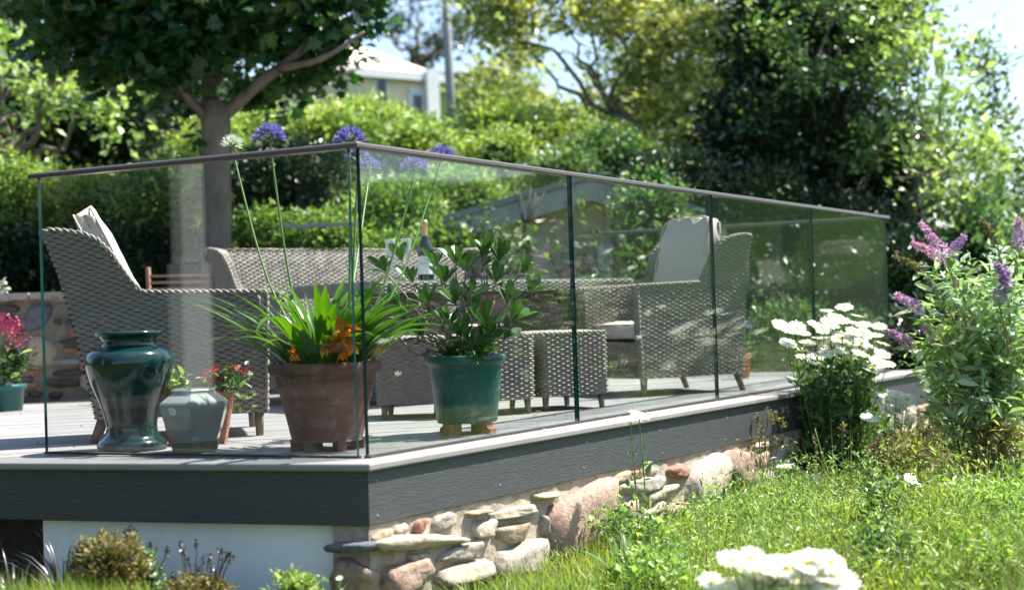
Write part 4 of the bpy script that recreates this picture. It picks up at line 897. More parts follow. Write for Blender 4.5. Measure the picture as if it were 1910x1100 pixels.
SD = 13.0
def sp(x, y, d=SD): return pt(x, y, d)
a0, a1, a2 = sp(828, 406), sp(1100, 326), sp(1310, 392)
shed = empty('low_outbuilding', (a1[0], SD, -.4), 'low tan outbuilding with grey sloping gable roof behind the table', 'outbuilding')
sb = np.array(shed.location); L3 = lambda p, dy=0: (p[0] - sb[0], p[1] - sb[1] + dy, p[2] - sb[2])
d_ = .17
wl = [sp(870, 430), sp(1100, 366), sp(1182, 400), sp(1182, 700), sp(870, 700)]
V = [L3(p) for p in wl] + [L3(p, 2.6) for p in wl]; n_ = 5
MB().add(V, [tuple(range(n_))[::-1], tuple(range(n_, 2 * n_))] + [(i, (i + 1) % n_, n_ + (i + 1) % n_, n_ + i) for i in range(n_)]).obj('wall', M['tanwall'], shed, smooth=False)
for A_, B_ in ((a0, a1), (a2, a1)):
    th_ = .055
    V = [L3(A_, -.22), L3(B_, -.22), L3(B_, 2.9), L3(A_, 2.9)]; V += [(x, y, z - th_) for x, y, z in V]
    MB().add(V, BOXF).obj('roof', M['lead'], shed, smooth=False)
    lo = np.array([0, 0, 1.0])
    V = [L3(A_ - lo * .062, -.20), L3(B_ - lo * .062, -.20), L3(B_ - lo * .24, -.20), L3(A_ - lo * .24, -.20)]; V += [(x, y + .03, z) for x, y, z in V]
    MB().add(V, BOXF).obj('bargeboard', M['bargeboard'], shed, smooth=False)
q0, q1 = sp(1116, 455, SD - .25), sp(1152, 700, SD - .25)
box(MB(), ((q0[0] + q1[0]) / 2 - sb[0], -.12, (q0[2] + q1[2]) / 2 - sb[2]), (q1[0] - q0[0], .2, q0[2] - q1[2])).obj('white_pier', M['white'], shed, smooth=False)

bush('dark_shrub', 'leafy dark shrub hiding the right end of the tan outbuilding', 'shrub', [R(1150, 1290, 330, 470, 12.5), R(1165, 1300, 440, 620, 12.4)], .06, 'mid', 1.5, fill=.4)
# airy bush in front of the outbuilding
bb = pt(1180, 600, 11.9); bush_r = empty('ash_sapling', (bb[0], 11.9, -.1), 'leafy sapling arching in front of the tan outbuilding wall', 'sapling'); b_ = np.array([bb[0], 11.9, -.1])
Ps = []
for q, (x, y) in enumerate([(1030, 400), (1060, 350), (1100, 420), (1090, 470), (1130, 380), (1150, 430), (1180, 360), (1200, 450), (1140, 490), (1220, 400), (1170, 500), (1210, 330), (1000, 440), (1240, 480)]):
    e_ = pt(x, y, 11.9 + rnd.uniform(-.3, .3)) - b_; L_ = wig((0, 0, .1), e_, 9, .1, q); tube(MB(), L_, np.linspace(.012, .003, 9), 5).obj('branch', M['darktwig'], bush_r)
    for k in range(26): i0 = rnd.uniform(4.5, 8); f0 = L_[int(i0)] * (1 - i0 % 1) + L_[min(8, int(i0) + 1)] * (i0 % 1); Ps.append(f0 + rs.randn(3) * .07)
Ps = np.array(Ps); lf = MB().add(LEAF4[0] * np.array([.7, 1, 1]), LEAF4[1]).mesh('leaf', M['mid'], False)
leafobjs(lf, Ps[:280], .075, bush_r, up=np.array([0, 0, -.5])); mb = MB(); leafcloud(mb, Ps[280:], .075, LEAF4, up=np.array([0, 0, -.5])); mb.obj('foliage', M['mid'], bush_r, smooth=False, kind='stuff')
# cane wigwam with climber
ob_ = pt(985, 520, 11.6); wig_r = empty('cane_wigwam', (ob_[0], 11.6, .1), 'wigwam of tied garden canes with a climber behind the table', 'plant support'); b_ = np.array([ob_[0], 11.6, .1])
for x0, x1 in ((955, 1005), (975, 990), (1012, 968), (990, 1000), (968, 1016), (1003, 958)):
    A_ = pt(x0, 560, 11.6 + rnd.uniform(-.15, .15)) - b_; B_ = pt(x1, 345 + rnd.uniform(0, 25), 11.6) - b_; mid = pt(980, 425, 11.6) - b_
    tube(MB(), [A_, mid + rs.randn(3) * .012, B_], .007, 6).obj('cane', M['darktwig'], wig_r)
Ps = np.array([pt(980 + rnd.gauss(0, 17), rnd.uniform(415, 520), 11.6 + rnd.uniform(-.12, .12)) - b_ for _ in range(60)]); leafobjs(lf, Ps, .11, wig_r, up=np.array([0, 0, -.6]))
# pot plants on the ledge behind the sofa
def potted(name, label, c, r, h, potmat, cat='potted plant', n=24, taper=.75, soil=True):
    rt = empty(name, c, label, cat)
    lathe(MB(), [(0, .0), (r * taper, 0), (r * .95, h * .82), (r * 1.06, h * .83), (r * 1.08, h * .98), (r * 1.04, h), (r * .95, h), (r * .93, h * .9), (0, h * .88)], n).obj('pot', M[potmat], rt)
    return rt
c = pt(930, 520, 11.3); pr_ = potted('potted_herb', 'small terracotta pot of feathery herb behind the right end of the sofa', (c[0], 11.3, .62), .075, .17, 'terracotta')
mb = MB(); P = rs.randn(420, 3) * np.array([.12, .1, .13]) + np.array([-.03, 0, .33]); leafcloud(mb, P, .045, LEAF2, up=np.array([0, 0, .5])); mb.obj('foliage', M['mid'], pr_, smooth=False, kind='stuff')
for q, (x, y) in enumerate(((934, 425), (925, 438))):
    e_ = pt(x, y, 11.3) - np.array([c[0], 11.3, .62]); tube(MB(), wig((0, 0, .2), e_, 5, .03, q), .003, 5).obj('flower_stem', M['stem'], pr_)
    mb = MB(); a_ = np.arange(10) * 2 * PI / 10; V, F = [], []
    for t in a_: n0 = len(V); V += [(0, 0, 0), (.018 * math.cos(t - .2), .018 * math.sin(t - .2), .002), (.03 * math.cos(t), .03 * math.sin(t), -.002), (.018 * math.cos(t + .2), .018 * math.sin(t + .2), .002)]; F.append((n0, n0 + 1, n0 + 2, n0 + 3))
    mb.add(V, F).obj('flower', M['petal'], pr_, smooth=False, loc=e_)
c = pt(906, 520, 11.2); fx_ = empty('spire_plant', (c[0], 11.2, .62), 'single dark upright flower spire left of the herb pot', 'plant')
tube(MB(), [(0, 0, 0), (0.01, 0, .3), (0, 0, .72)], [.006, .005, .003], 6).obj('stem', M['stem'], fx_)
P = np.array([(rnd.gauss(0, .014), rnd.gauss(0, .014), z) for z in np.linspace(.28, .74, 230)]); mb = MB(); leafcloud(mb, P, .028, LEAF2, up=np.array([0, 0, .4])); mb.obj('flower_spike', M['mid'], fx_, smooth=False)
rb = pt(600, 420, 12.2); mb = MB(); box(mb, (0, 0, 0), (.62, .05, .03)); o = mb.obj('bench_rail', M['bargeboard'], None, smooth=False, loc=rb, label='weathered grey rail end poking out of the privet above the sofa', cat='rail')
# veranda posts on the house terrace at the left, out of frame but mirrored by the glass
ter = prism(MB(), [(-7.4, -3), (-4.75, -3), (-4.75, 4.4), (-7.4, 5.6)], -.9, -.006).obj('house_terrace', M['s_dark'], smooth=False, label='unseen house terrace left of the deck, darkened to dim the front pane reflection', kind='structure')  # terrace stone made dark so the front pane reflects less light
hv = empty('added_dark_house', (-7.6, 1, -.5), 'unseen dark house wall and veranda roof added to dim the front pane reflection', 'house')  # unseen dark wall and roof added to dim what the front pane reflects
box(MB(), (-.2, 0, 1.9), (.3, 10.5, 3.8)).obj('wall', M['underside'], hv, smooth=False)
V = [(-.6, -5.6, 4.1), (3.0, -5.6, 3.35), (3.0, 5.2, 3.35), (-.6, 5.2, 4.1)]; V += [(a_, b_, c_ + .14) for a_, b_, c_ in V]
MB().add(V, [f[::1] for f in BOXF]).obj('shading_roof', M['lead'], hv, smooth=False)
for k_ in range(3): fr_ = box(MB(), (0, 0, 0), (.06, 1.5, 2.0)).obj('window', M['bargeboard'], hv, smooth=False, loc=(-.03, -3 + 2.6 * k_, 1.7)); box(MB(), (0, 0, 0), (.03, 1.3, 1.8)).obj('pane', M['window'], fr_, smooth=False, loc=(.03, 0, 0))
for az_, r_, w_ in ((44, 17, 2.4), (52, 18, 2.6), (60, 16, 2.4), (68, 17, 2.6), (76, 17, 2.4)):
    x_, y_ = r_ * math.sin(math.radians(az_)), r_ * math.cos(math.radians(az_)); g_ = float(ground_z(x_, y_))
    bush('valley_shrub', 'dark dense shrub in the lower garden to the right, ' + {44: 'nearest the buddleia', 52: 'second beyond the buddleia', 60: 'in the middle of the row', 68: 'on the slope edge', 76: 'furthest round to the right'}[az_], 'shrub', [(x_, y_, g_ + .8, w_, w_ * .7, 1.1), (x_ + .8, y_ - .6, g_ + .5, w_ * .7, w_ * .6, .9)], .16, 'dark', .9)
for lab, x, y in (('white veranda post mirrored in the front glass pane', -5.03, 3.57), ('second white veranda post further along the house terrace', -6.2, 1.0)):
    vp = empty('veranda_post', (x, y, 0), lab, 'post', 'veranda posts'); box(MB(), (0, 0, .44), (.2, .2, .88)).obj('plinth', M['white'], vp, smooth=False); box(MB(), (0, 0, 1.86), (.155, .155, 1.95)).obj('shaft', M['white'], vp, smooth=False)

# ------------------------------------------------------------------ pots and pot plants on the deck
def umb(parent, at, r=.07, n=46, seed=0, mat='purple', half=True):
    """agapanthus head: stalked trumpets in a ball"""
    R_ = np.random.RandomState(seed); mb = MB(); mf = MB(); at = np.array(at, float)
    for k in range(n):
        d = R_.randn(3); d[2] = abs(d[2]) * 1.0 - (.25 if not half else -.1); d /= np.linalg.norm(d); L = r * R_.uniform(.75, 1.05)
        tube(mf, [at, at + d * L * .62], .0012, 4, 0, caps=False)
        x = np.cross(d, [.3, .2, 1.0]); x /= np.linalg.norm(x); y = np.cross(d, x); b = at + d * L * .58
        for j in range(6):
            a_ = j * PI / 3 + R_.rand(); u = x * math.cos(a_) + y * math.sin(a_); v = x * math.cos(a_ + .5) + y * math.sin(a_ + .5)
            mb.add([b, b + d * .018 + u * .004 - v * .003, b + d * .034 + u * .015, b + d * .018 + u * .004 + v * .005], [(0, 1, 2, 3)], 0)
    hd = mb.obj('flower_head', M[mat], parent, smooth=False); mf.obj('pedicels', M['stem'], hd)
def strap_leaf(parent, base, az, L, wd, el, droop, mat='clivia', n=9, tw=0):
    V, F = strap(L, wd, math.radians(el), math.radians(droop), n, tw)
    return MB().add(rotz(V, math.radians(90 - az)), F).obj('leaf', M[mat], parent, loc=base)
# big terracotta pot
bp = empty('terracotta_planter', (-.705, 5.52, 0), 'large old terracotta pot of strap leaves and orange blooms behind the glass corner', 'plant pot')
prof = smoothprof([(0, .035), (.128, .035), (.132, .04), (.150, .12), (.172, .21), (.188, .275)], 3)
mb = MB(); lathe(mb, list(prof) + [(.192, .282), (.207, .284), (.212, .296), (.213, .312), (.208, .322), (.196, .324), (.186, .318), (.182, .29)], 40); mb.obj('pot', M['bigterra'], bp)
mb = MB(); lathe(mb, [(0, .296), (.184, .292)], 24); mb.obj('soil', M['soil'], bp)
for z in (.19, .235): mb = MB(); r_ = .1665 + (z - .19) * .38; tube(mb, [(r_ * math.cos(t), r_ * math.sin(t), z) for t in np.linspace(0, 2 * PI, 41)], .0028, 5, caps=False); mb.obj('raised_band', M['bigterra'], bp)
for az in (150, 205, 262, 330, 30, 90):
    c = dirv(az) * .112; mb = MB(); box(mb, (0, 0, .019), (.05, .035, .038)); box(mb, (.012, 0, .034), (.03, .028, .012)); o = mb.obj('pot_foot', M['moss'] if az in (205, 262) else M['bigterra'], bp, smooth=False, loc=(c[0], c[1], 0)); o.rotation_euler = (0, 0, math.radians(90 - az))
r_ = random.Random(4)
for k in range(96):
    az = r_.uniform(0, 360); inn = r_.random(); L = r_.uniform(.30, .50); el = 84 - inn * 44; dr = r_.uniform(25, 95) + (1 - inn) * 10
    rad = .03 + .11 * r_.random(); b = dirv(az) * rad * (.4 + .6 * inn)
    side = math.sin(math.radians(az)); wd = .046 if side > -.15 else .030
    strap_leaf(bp, (b[0], b[1], .29), az, L * (1.1 if side > .2 else 1.0), wd, el, dr, 'clivia' if side > -.35 or k % 3 else 'straplight', tw=r_.uniform(-.4, .4))
for x0, y0, az, L, wd, el, dr, m_ in ((-.10, .01, 268, .60, .036, 42, 30, 'straplight'), (-.09, .0, 258, .56, .036, 56, 58, 'straplight'), (-.10, .0, 262, .58, .032, 50, 46, 'straplight'), (-.08, -.02, 255, .56, .028, 44, 34, 'straplight'), (-.09, -.02, 266, .44, .022, 62, 60, 'straplight'), (-.06, .0, 280, .42, .022, 70, 50, 'straplight'), (-.05, 0, 272, .36, .024, 74, 30, 'straplight'),
                                  (.10, -.02, 95, .48, .048, 40, 26, 'clivia'), (.09, -.04, 105, .46, .046, 50, 46, 'clivia'), (.05, -.05, 118, .42, .044, 60, 60, 'clivia'), (-.02, -.08, 200, .36, .04, 62, 80, 'clivia'), (.02, -.08, 170, .34, .04, 66, 70, 'clivia'), (-.1, -.04, 245, .46, .034, 50, 75, 'clivia'), (.08, -.03, 100, .34, .042, 55, 42, 'clivia'), (.06, -.03, 84, .42, .04, 48, 30, 'clivia'), (.05, 0, 90, .38, .038, 66, 50, 'clivia'),
                                  (-.075, -.12, 214, .10, .03, 62, 150, 'yellowleaf'), (-.02, -.10, 120, .20, .022, 60, 105, 'yellowleaf'), (.14, -.02, 96, .33, .032, 40, 14, 'yellowleaf'), (-.16, -.05, 250, .40, .036, 55, 120, 'clivia')):
    strap_leaf(bp, (x0, y0, .29), az, L, wd, el, dr, m_)
strap_leaf(bp, (-.085, -.15, .40), 200, .40, .040, 45, 136, 'clivia', 12)
for x0, az in ((.13, 110), (.15, 120), (.11, 140), (.17, 100), (.10, 125)): strap_leaf(bp, (x0, -.05, .31), az, .2, .012, 60, 165, 'dryleaf', tw=1.2)
for k, (x, y, r1) in enumerate(((613, 645, .018), (640, 632, .026), (646, 612, .024), (638, 650, .024), (604, 648, .014), (650, 640, .02), (548, 660, .013))):
    c = pt(x, y, 5.31 if x > 560 else 5.28) - np.array([-.705, 5.52, 0]); r1 *= 1.5; mb = MB(); d = rs.randn(26, 3); d /= np.linalg.norm(d, axis=1)[:, None]; leafcloud(mb, c + d * r1 * .3, r1 * 1.1, LEAF4, up=d * 2, tilt=.3); mb.obj('flower', M['orange'], bp, smooth=False)
bo = np.array([-.705, 5.52, 0])
for k, (sx, sy, hx, hy, d, r1, n, hf) in enumerate(((505, 640, 503, 262, 5.75, .075, 60, True), (645, 640, 652, 268, 5.6, .07, 52, True), (680, 640, 775, 318, 5.9, .065, 40, True), (740, 620, 822, 300, 6.1, .075, 46, True), (445, 640, 432, 275, 5.9, .04, 18, True), (655, 640, 668, 300, 5.7, .05, 20, True), (700, 640, 690, 316, 6.4, .05, 24, True))):
    A_ = pt(max(sx, 560) if k < 1 else sx if k != 4 else 560, 655, d) - bo; A_[2] = .3; B_ = pt(hx, hy, d) - bo; A_[:2] = A_[:2] * np.minimum(1, .12 / (np.linalg.norm(A_[:2]) + 1e-6))
    mid = A_ * .62 + B_ * .38 + np.array([0.35 * (B_ - A_)[0], .02, .0]) * .5
    P_ = smoothprof([A_, mid, B_], 6); tube(MB(), P_, np.linspace(.0055, .0038, len(P_)), 7).obj('flower_stem', M['stem'], bp)
    umb(bp, B_, r1 * .92, n, k, 'purple' if k != 4 else 'petal')
# green plastic pot with rosette shrub
gp = empty('green_plastic_pot', (-.2, 6.05, 0), 'round green plastic pot with a woody rosette-leaved shrub on terracotta feet', 'plant pot')
mb = MB(); lathe(mb, [(0, .045), (.118, .045), (.124, .05), (.128, .10), (.1295, .103), (.131, .12), (.1325, .123), (.148, .262), (.149, .268), (.150, .284), (.163, .286), (.166, .292), (.168, .312), (.165, .318), (.152, .32), (.149, .30)], 40); mb.obj('pot', M['greenpot'], gp)
mb = MB(); lathe(mb, [(0, .304), (.15, .298)], 24); mb.obj('soil', M['soil'], gp)
for az in (128, 218, 310, 30):
    c = dirv(az) * .09; mb = MB(); pr_ = [(-.03, 0), (.045, 0), (.045, .02), (.03, .026), (.026, .044), (-.03, .044)]; V = [(x, yy, z) for yy in (-.02, .02) for x, z in pr_]; K = 6
    mb.add(V, [tuple(range(K))[::1], tuple(range(2 * K - 1, K - 1, -1))] + [(i, i + K, (i + 1) % K + K, (i + 1) % K) for i in range(K)]); o = mb.obj('pot_foot', M['terracotta'], gp, smooth=False, loc=(c[0], c[1], 0)); o.rotation_euler = (0, 0, math.radians(90 - az))
go = np.array([-.2, 6.05, 0]); rl = MB().add([(0, 0, 0), (-.09, .25, .03), (0, .3, -.01), (.09, .25, .03), (-.2, .62, .05), (0, .65, -.02), (.2, .62, .05), (-.14, .88, .03), (.14, .88, .03), (0, 1, -.03)], [(0, 2, 1), (0, 3, 2), (1, 2, 5, 4), (2, 3, 6, 5), (4, 5, 9, 7), (5, 6, 8, 9)]).mesh('leaf', M['rhodo'], False)
cnt = 0
TW = [(720, 500, 0), (745, 560, -.1), (705, 610, .05), (770, 520, .1), (800, 560, -.1), (830, 520, .1), (850, 560, -.12), (870, 500, .05), (900, 490, .1), (880, 545, -.1), (925, 520, 0), (945, 560, -.05), (985, 540, .1), (975, 500, .1), (955, 590, -.1), (905, 600, -.15), (860, 620, -.15), (905, 630, -.16), (940, 625, -.1), (880, 640, -.16), (790, 620, -.1), (730, 640, 0), (835, 600, -.1), (760, 590, .05), (815, 490, .15), (905, 470, .1), (850, 485, 0), (800, 600, .1), (690, 560, .1), (930, 480, .05), (750, 480, .1), (880, 585, .1)]
for q, (x, y, dy) in enumerate(TW):
    e_ = pt(x, y + 8, 6.05 + dy) - go; b_ = np.array([rnd.uniform(-.05, .05), rnd.uniform(-.04, .04), .3]); L_ = wig(b_, e_, 8, .16, 40 + q); tube(MB(), L_, np.linspace(.0065, .0032, 8), 6).obj('branch', M['twig'], gp)
    dr_ = L_[-1] - L_[-3]; dr_ /= np.linalg.norm(dr_); n7 = 8 if q % 3 else 6
    x_ = np.cross(dr_, [0, .3, 1.0]); x_ /= np.linalg.norm(x_); y_ = np.cross(dr_, x_)
    for k in range(n7):
        a_ = k * 2.4; spread = .55 + .75 * (k / n7); d = dr_ * math.cos(spread) + (x_ * math.cos(a_) + y_ * math.sin(a_)) * math.sin(spread); d[2] += .25; d /= np.linalg.norm(d)
        nn = np.cross(np.cross(d, dr_ + np.array([0, 0, .6])), d); nn /= np.linalg.norm(nn) + 1e-9; xx = np.cross(d, nn)
        o = bpy.data.objects.new('leaf', rl); o.matrix_local = Matrix.Translation(Vector(L_[-1])) @ Matrix(np.stack([xx, d, nn], -1).tolist()).to_4x4() @ Matrix.Scale(rnd.uniform(.075, .115), 4); finish(o, gp)
for k in range(26): strap_leaf(gp, (rnd.uniform(-.08, .1), rnd.uniform(-.1, .05), .30), rnd.uniform(60, 300), rnd.uniform(.1, .17), .03, rnd.uniform(30, 75), 50, 'clivia', 6)
# glazed urn
ur = empty('glazed_urn', (-1.5, 5.78, 0), 'dark green glazed urn with wide lip beside the hexagonal vase', 'urn')
mb = MB(); lathe(mb, smoothprof([(0, .002), (.12, .002), (.131, .010), (.134, .022), (.127, .036), (.108, .052), (.099, .075), (.098, .105), (.108, .15), (.128, .205), (.150, .26), (.166, .315), (.170, .345), (.160, .375), (.135, .393), (.112, .402), (.103, .415), (.104, .430), (.115, .443), (.128, .449), (.131, .455), (.127, .461), (.118, .461), (.1, .44), (.098, .41), (.12, .38)], 4), 56); mb.obj('urn_body', M['urn'], ur)
# hexagonal vase
hx = empty('hexagonal_vase', (-1.215, 5.60, 0), 'pale grey-green glazed hexagonal vase with round white sticker', 'vase', None, math.radians(6))
def hexring(r, z, k=3): 
    c = [np.array([r * math.cos(t), r * math.sin(t)]) for t in np.radians(np.arange(6) * 60 + 30)]; out = []
    for i in range(6):
        for q in range(k): p = c[i] * (1 - q / k) + c[(i + 1) % 6] * q / k; out.append((p[0], p[1], z))
    return out
prof = [(.0, .0), (.082, 0), (.087, .006), (.092, .03), (.112, .085), (.130, .14), (.138, .172), (.139, .182), (.134, .190), (.110, .208), (.090, .222), (.087, .228), (.092, .233), (.088, .237), (.080, .235), (.078, .21)]
V = []; K = 18
for r, z in prof: V += hexring(max(r, .001), z)
V = np.array(V); F = [(i * K + j, i * K + (j + 1) % K, (i + 1) * K + (j + 1) % K, (i + 1) * K + j) for i in range(len(prof) - 1) for j in range(K)]
MB().add(V, F).obj('vase_body', M['hexglaze'], hx, smooth=False)
V = np.array(hexring(.0885, .002) + hexring(.1, .04)); V[:, :2] *= 1.012; MB().add(V, [(j, (j + 1) % K, K + (j + 1) % K, K + j) for j in range(K)]).obj('algae_stain', M['moss'], hx, smooth=False)
mb = MB(); lathe(mb, [(0, .0015), (.0155, .0015), (.0165, .0)], 20); st_ = mb.obj('sticker', M['sticker'], hx, smooth=False)
fa = math.radians(240); fn = np.array([math.cos(fa), math.sin(fa), -.36]); fn /= np.linalg.norm(fn)
st_.location = (math.cos(fa) * .1175 + .012 * math.sin(fa), math.sin(fa) * .1175 - .012 * math.cos(fa), .158); st_.rotation_euler = Vector(fn).to_track_quat('Z', 'Y').to_euler()
mb = MB(); 
for k, (x, y, w_) in enumerate(((-.006, .004, .006), (-.001, .002, .004), (.003, .003, .005))): box(mb, (x, y, .002), (w_, .0012, .0006))
mb.obj('printed_mark', M['frame'], st_, smooth=False)
# small terracotta trough behind with red flowers
tr_ = empty('terracotta_trough', (-1.285, 5.98, 0), 'small terracotta trough with red and yellow-green plants behind the hexagonal vase', 'plant pot', None, math.radians(4))
mb = MB(); V = []; 
for L_, W_2, z in ((.22, .10, 0), (.28, .13, .185), (.30, .145, .187), (.30, .145, .205), (.28, .13, .205), (.27, .12, .17)): V += [(sx * L_ / 2, sy * W_2 / 2, z) for sx, sy in ((-1, -1), (1, -1), (1, 1), (-1, 1))]
mb.add(V, [(3, 2, 1, 0)] + [(4 * i + j, 4 * i + (j + 1) % 4, 4 * i + 4 + (j + 1) % 4, 4 * i + 4 + j) for i in range(5) for j in range(4)] + [(20, 21, 22, 23)]).obj('trough', M['terracotta'], tr_, smooth=False)
to = np.array([-1.285, 5.98, 0])
for x, y, r1, n_, mt_, sz in ((325, 722, .03, 60, 'lime', .05), (310, 712, .02, 24, 'lime', .045), (340, 730, .02, 20, 'mid', .04), (425, 715, .035, 50, 'mid', .045), (440, 742, .03, 40, 'pale', .035), (410, 728, .03, 40, 'dark', .04)):
    c = pt(x, y, 5.98) - to; mb = MB(); leafcloud(mb, c + rs.randn(n_, 3) * r1, sz, LEAF4, up=np.array([0, 0, .5])); mb.obj('foliage', M[mt_], tr_, smooth=False, kind='stuff')
for x, y, r1, n_, mt_ in ((396, 708, .016, 60, 'red'), (392, 692, .014, 40, 'red'), (428, 690, .006, 14, 'red'), (455, 692, .012, 16, 'red'), (462, 698, .008, 10, 'petal'), (440, 690, .008, 10, 'red')):
    c = pt(x, y, 5.96) - to; mb = MB(); leafcloud(mb, c + rs.randn(n_, 3) * r1, .02, LEAF2); mb.obj('flower', M[mt_], tr_, smooth=False, kind='stuff'); tube(MB(), wig(np.array([c[0] * .8, 0, .19]), c, 5, .1, n_), .0015, 4).obj('flower_stem', M['stem'], tr_)
# teal pot with magenta flowers at the left
tc_ = pt(8, 755, 9.0); tp_ = potted('teal_planter', 'teal plastic planter with magenta flowers in front of the stone wall', (tc_[0], 9.0, 0), .125, .16, 'tealpot', 'plant pot', 28, .85)
t0 = np.array([tc_[0], 9.0, 0])
for x, y, r1, n_, mt_, sz, nm in ((15, 690, .05, 160, 'mid', .06, 'foliage'), (5, 670, .05, 90, 'pale', .06, 'foliage'), (30, 670, .04, 90, 'dark', .05, 'foliage'), (20, 615, .035, 130, 'magenta', .025, 'flower'), (5, 600, .03, 80, 'magenta', .025, 'flower'), (28, 640, .03, 80, 'magenta', .022, 'flower'), (30, 655, .02, 30, 'purple', .02, 'flower')):
    c = pt(x, y, 9.0) - t0; mb = MB(); leafcloud(mb, c + rs.randn(n_, 3) * r1, sz, LEAF4 if nm == 'foliage' else LEAF2, up=np.array([0, 0, .4])); mb.obj(nm, M[mt_], tp_, smooth=False, kind='stuff')
for k in range(5): tube(MB(), wig((0, 0, .14), pt(5 + 6 * k, 620, 9) - t0, 6, .05, k), .003, 5).obj('stem', M['stem'], tp_)
c = pt(5, 530, 9.7); wf = empty('white_flowers', (c[0], 9.72, .7), 'white blooms hanging over the wall top at the far left edge', 'flowers')
for x, y in ((4, 527), (10, 541), (-3, 535)): mb = MB(); leafcloud(mb, pt(x, y, 9.7) - np.array([c[0], 9.72, .7]) + rs.randn(20, 3) * .01, .03, LEAF2); mb.obj('flower', M['petal'], wf, smooth=False, kind='stuff'); tube(MB(), [(0, .1, 0), pt(x, y, 9.7) - np.array([c[0], 9.72, .7])], .002, 4).obj('flower_stem', M['stem'], wf)
# orange pot beyond the right armchair
c = pt(1386, 700, 10.0); fp = potted('terracotta_pot', 'tall terracotta pot with lavender behind the right armchair', (c[0], 10.0, 0), .055, .17, 'terracotta'); mb = MB(); leafcloud(mb, np.array([0, 0, .25]) + rs.randn(160, 3) * np.array([.05, .05, .05]), .03, up=np.array([0, 0, 1.])); mb.obj('foliage', M['mid'], fp, smooth=False, kind='stuff'); mb = MB(); leafcloud(mb, np.array([0, 0, .35]) + rs.randn(90, 3) * np.array([.05, .05, .03]), .02, up=np.array([0, 0, 1.])); mb.obj('flower_spikes', M['purple'], fp, smooth=False)

# ------------------------------------------------------------------ daisies
def daisymesh(np_=21, r=.05, cup=.1, seed=0):
    R_ = np.random.RandomState(seed); mb = MB()
    for k in range(np_):
        a_ = 2 * PI * k / np_ + R_.uniform(-.06, .06); L = r * R_.uniform(.88, 1.05); wv = r * R_.uniform(.085, .12); t0, t1 = cup + R_.uniform(-.1, .1), cup - .25 + R_.uniform(-.12, .12)
        u = np.array([math.cos(a_), math.sin(a_), 0]); v = np.array([-math.sin(a_), math.cos(a_), 0]); p0 = u * r * .12; p1 = p0 + u * L * .5 + np.array([0, 0, L * .5 * t0]); p2 = p1 + u * L * .42 + np.array([0, 0, L * .42 * t1])
        mb.add([p0 - v * wv * .5, p0 + v * wv * .5, p1 + v * wv, p2 + v * wv * .55, p2 - v * wv * .55, p1 - v * wv], [(0, 1, 2, 5), (5, 2, 3, 4)], 0)
    lathe(mb, [(r * .2, -.004), (r * .22, .002), (r * .17, r * .09), (0, r * .12)], 10, 1)
    lathe(mb, [(.002, -r * .22), (r * .2, -r * .06), (r * .2, -.002)], 8, 2)
    return mb.mesh('flower', [M['petal'], M['eye'], M['stem']], False)
DM = [daisymesh(21 + k, .05, .34 - .07 * k, k) for k in range(5)]
def daisy_plant(label, base, heads, group=None, r=.05, leaves=260, lsz=.06, stem_leaf=True, tiltdir=None):
    base = np.array(base, float); root = empty('daisy_plant', base, label, 'flowers', group); lp = []
    for k, h in enumerate(heads):
        e_ = np.array(h[:3]) - base; s = (h[3] if len(h) > 3 else 1) * r / .05
        b_ = np.array([e_[0] * .35 + rnd.uniform(-.02, .02), e_[1] * .35, 0.0]); md = b_ * .45 + e_ * .55 + np.array([e_[0] * -.08, 0, 0]); P_ = smoothprof([b_, md, e_], 5)
        tube(MB(), P_, np.linspace(.0035, .0022, len(P_)), 5).obj('stem', M['stem'], root)
        o = bpy.data.objects.new('flower', DM[k % 5]); o.matrix_local = Matrix.Translation(Vector(e_)) @ Matrix.Rotation(rnd.uniform(-.1, .4), 4, 'Y') @ Matrix.Rotation(rnd.uniform(.1, .75), 4, 'X') @ Matrix.Rotation(rnd.uniform(0, 6), 4, 'Z') @ Matrix.Scale(s, 4); finish(o, root)
        for q in range(int(leaves / max(1, len(heads)))): t = rnd.random() ** 1.1 * .82; p = P_[int(t * (len(P_) - 1))]; lp.append(p + rs.randn(3) * .008)
    if leaves: mb = MB(); leafcloud(mb, np.array(lp), lsz, (LEAF2[0] * np.array([.55, 1, 1]), LEAF2[1]), up=np.array([0, 0, .7])); mb.obj('foliage', M['mid'], root, smooth=False, kind='stuff')
    return root
hp = []
rd = random.Random(11)
HX = [(1455, 608), (1474, 618), (1496, 622), (1470, 640), (1500, 652), (1520, 608), (1548, 604), (1543, 580), (1560, 592), (1575, 572), (1572, 600), (1598, 590), (1610, 606), (1592, 618), (1566, 630), (1530, 632), (1546, 642), (1562, 652), (1580, 640), (1604, 636), (1622, 648), (1640, 610), (1632, 626), (1645, 640), (1618, 664), (1600, 660), (1585, 668), (1560, 668), (1540, 658), (1522, 664), (1520, 680), (1552, 690), (1622, 692), (1636, 672), (1600, 680), (1645, 662), (1486, 612), (1508, 640), (1576, 655), (1612, 622), (1590, 604), (1630, 684), (1655, 680), (1605, 648), (1572, 622), (1535, 616), (1498, 668)]
for k, (x, y) in enumerate(HX): hp.append(tuple(pt(x, y, 8.15 + rd.uniform(-.22, .22))) + (rd.uniform(.85, 1.15),))
b_ = pt(1555, 930, 8.15); daisy_plant('tall clump of white daisies standing against the far end of the long fascia', (b_[0], 8.15, -.56), hp, None, .050, 5200, .062)
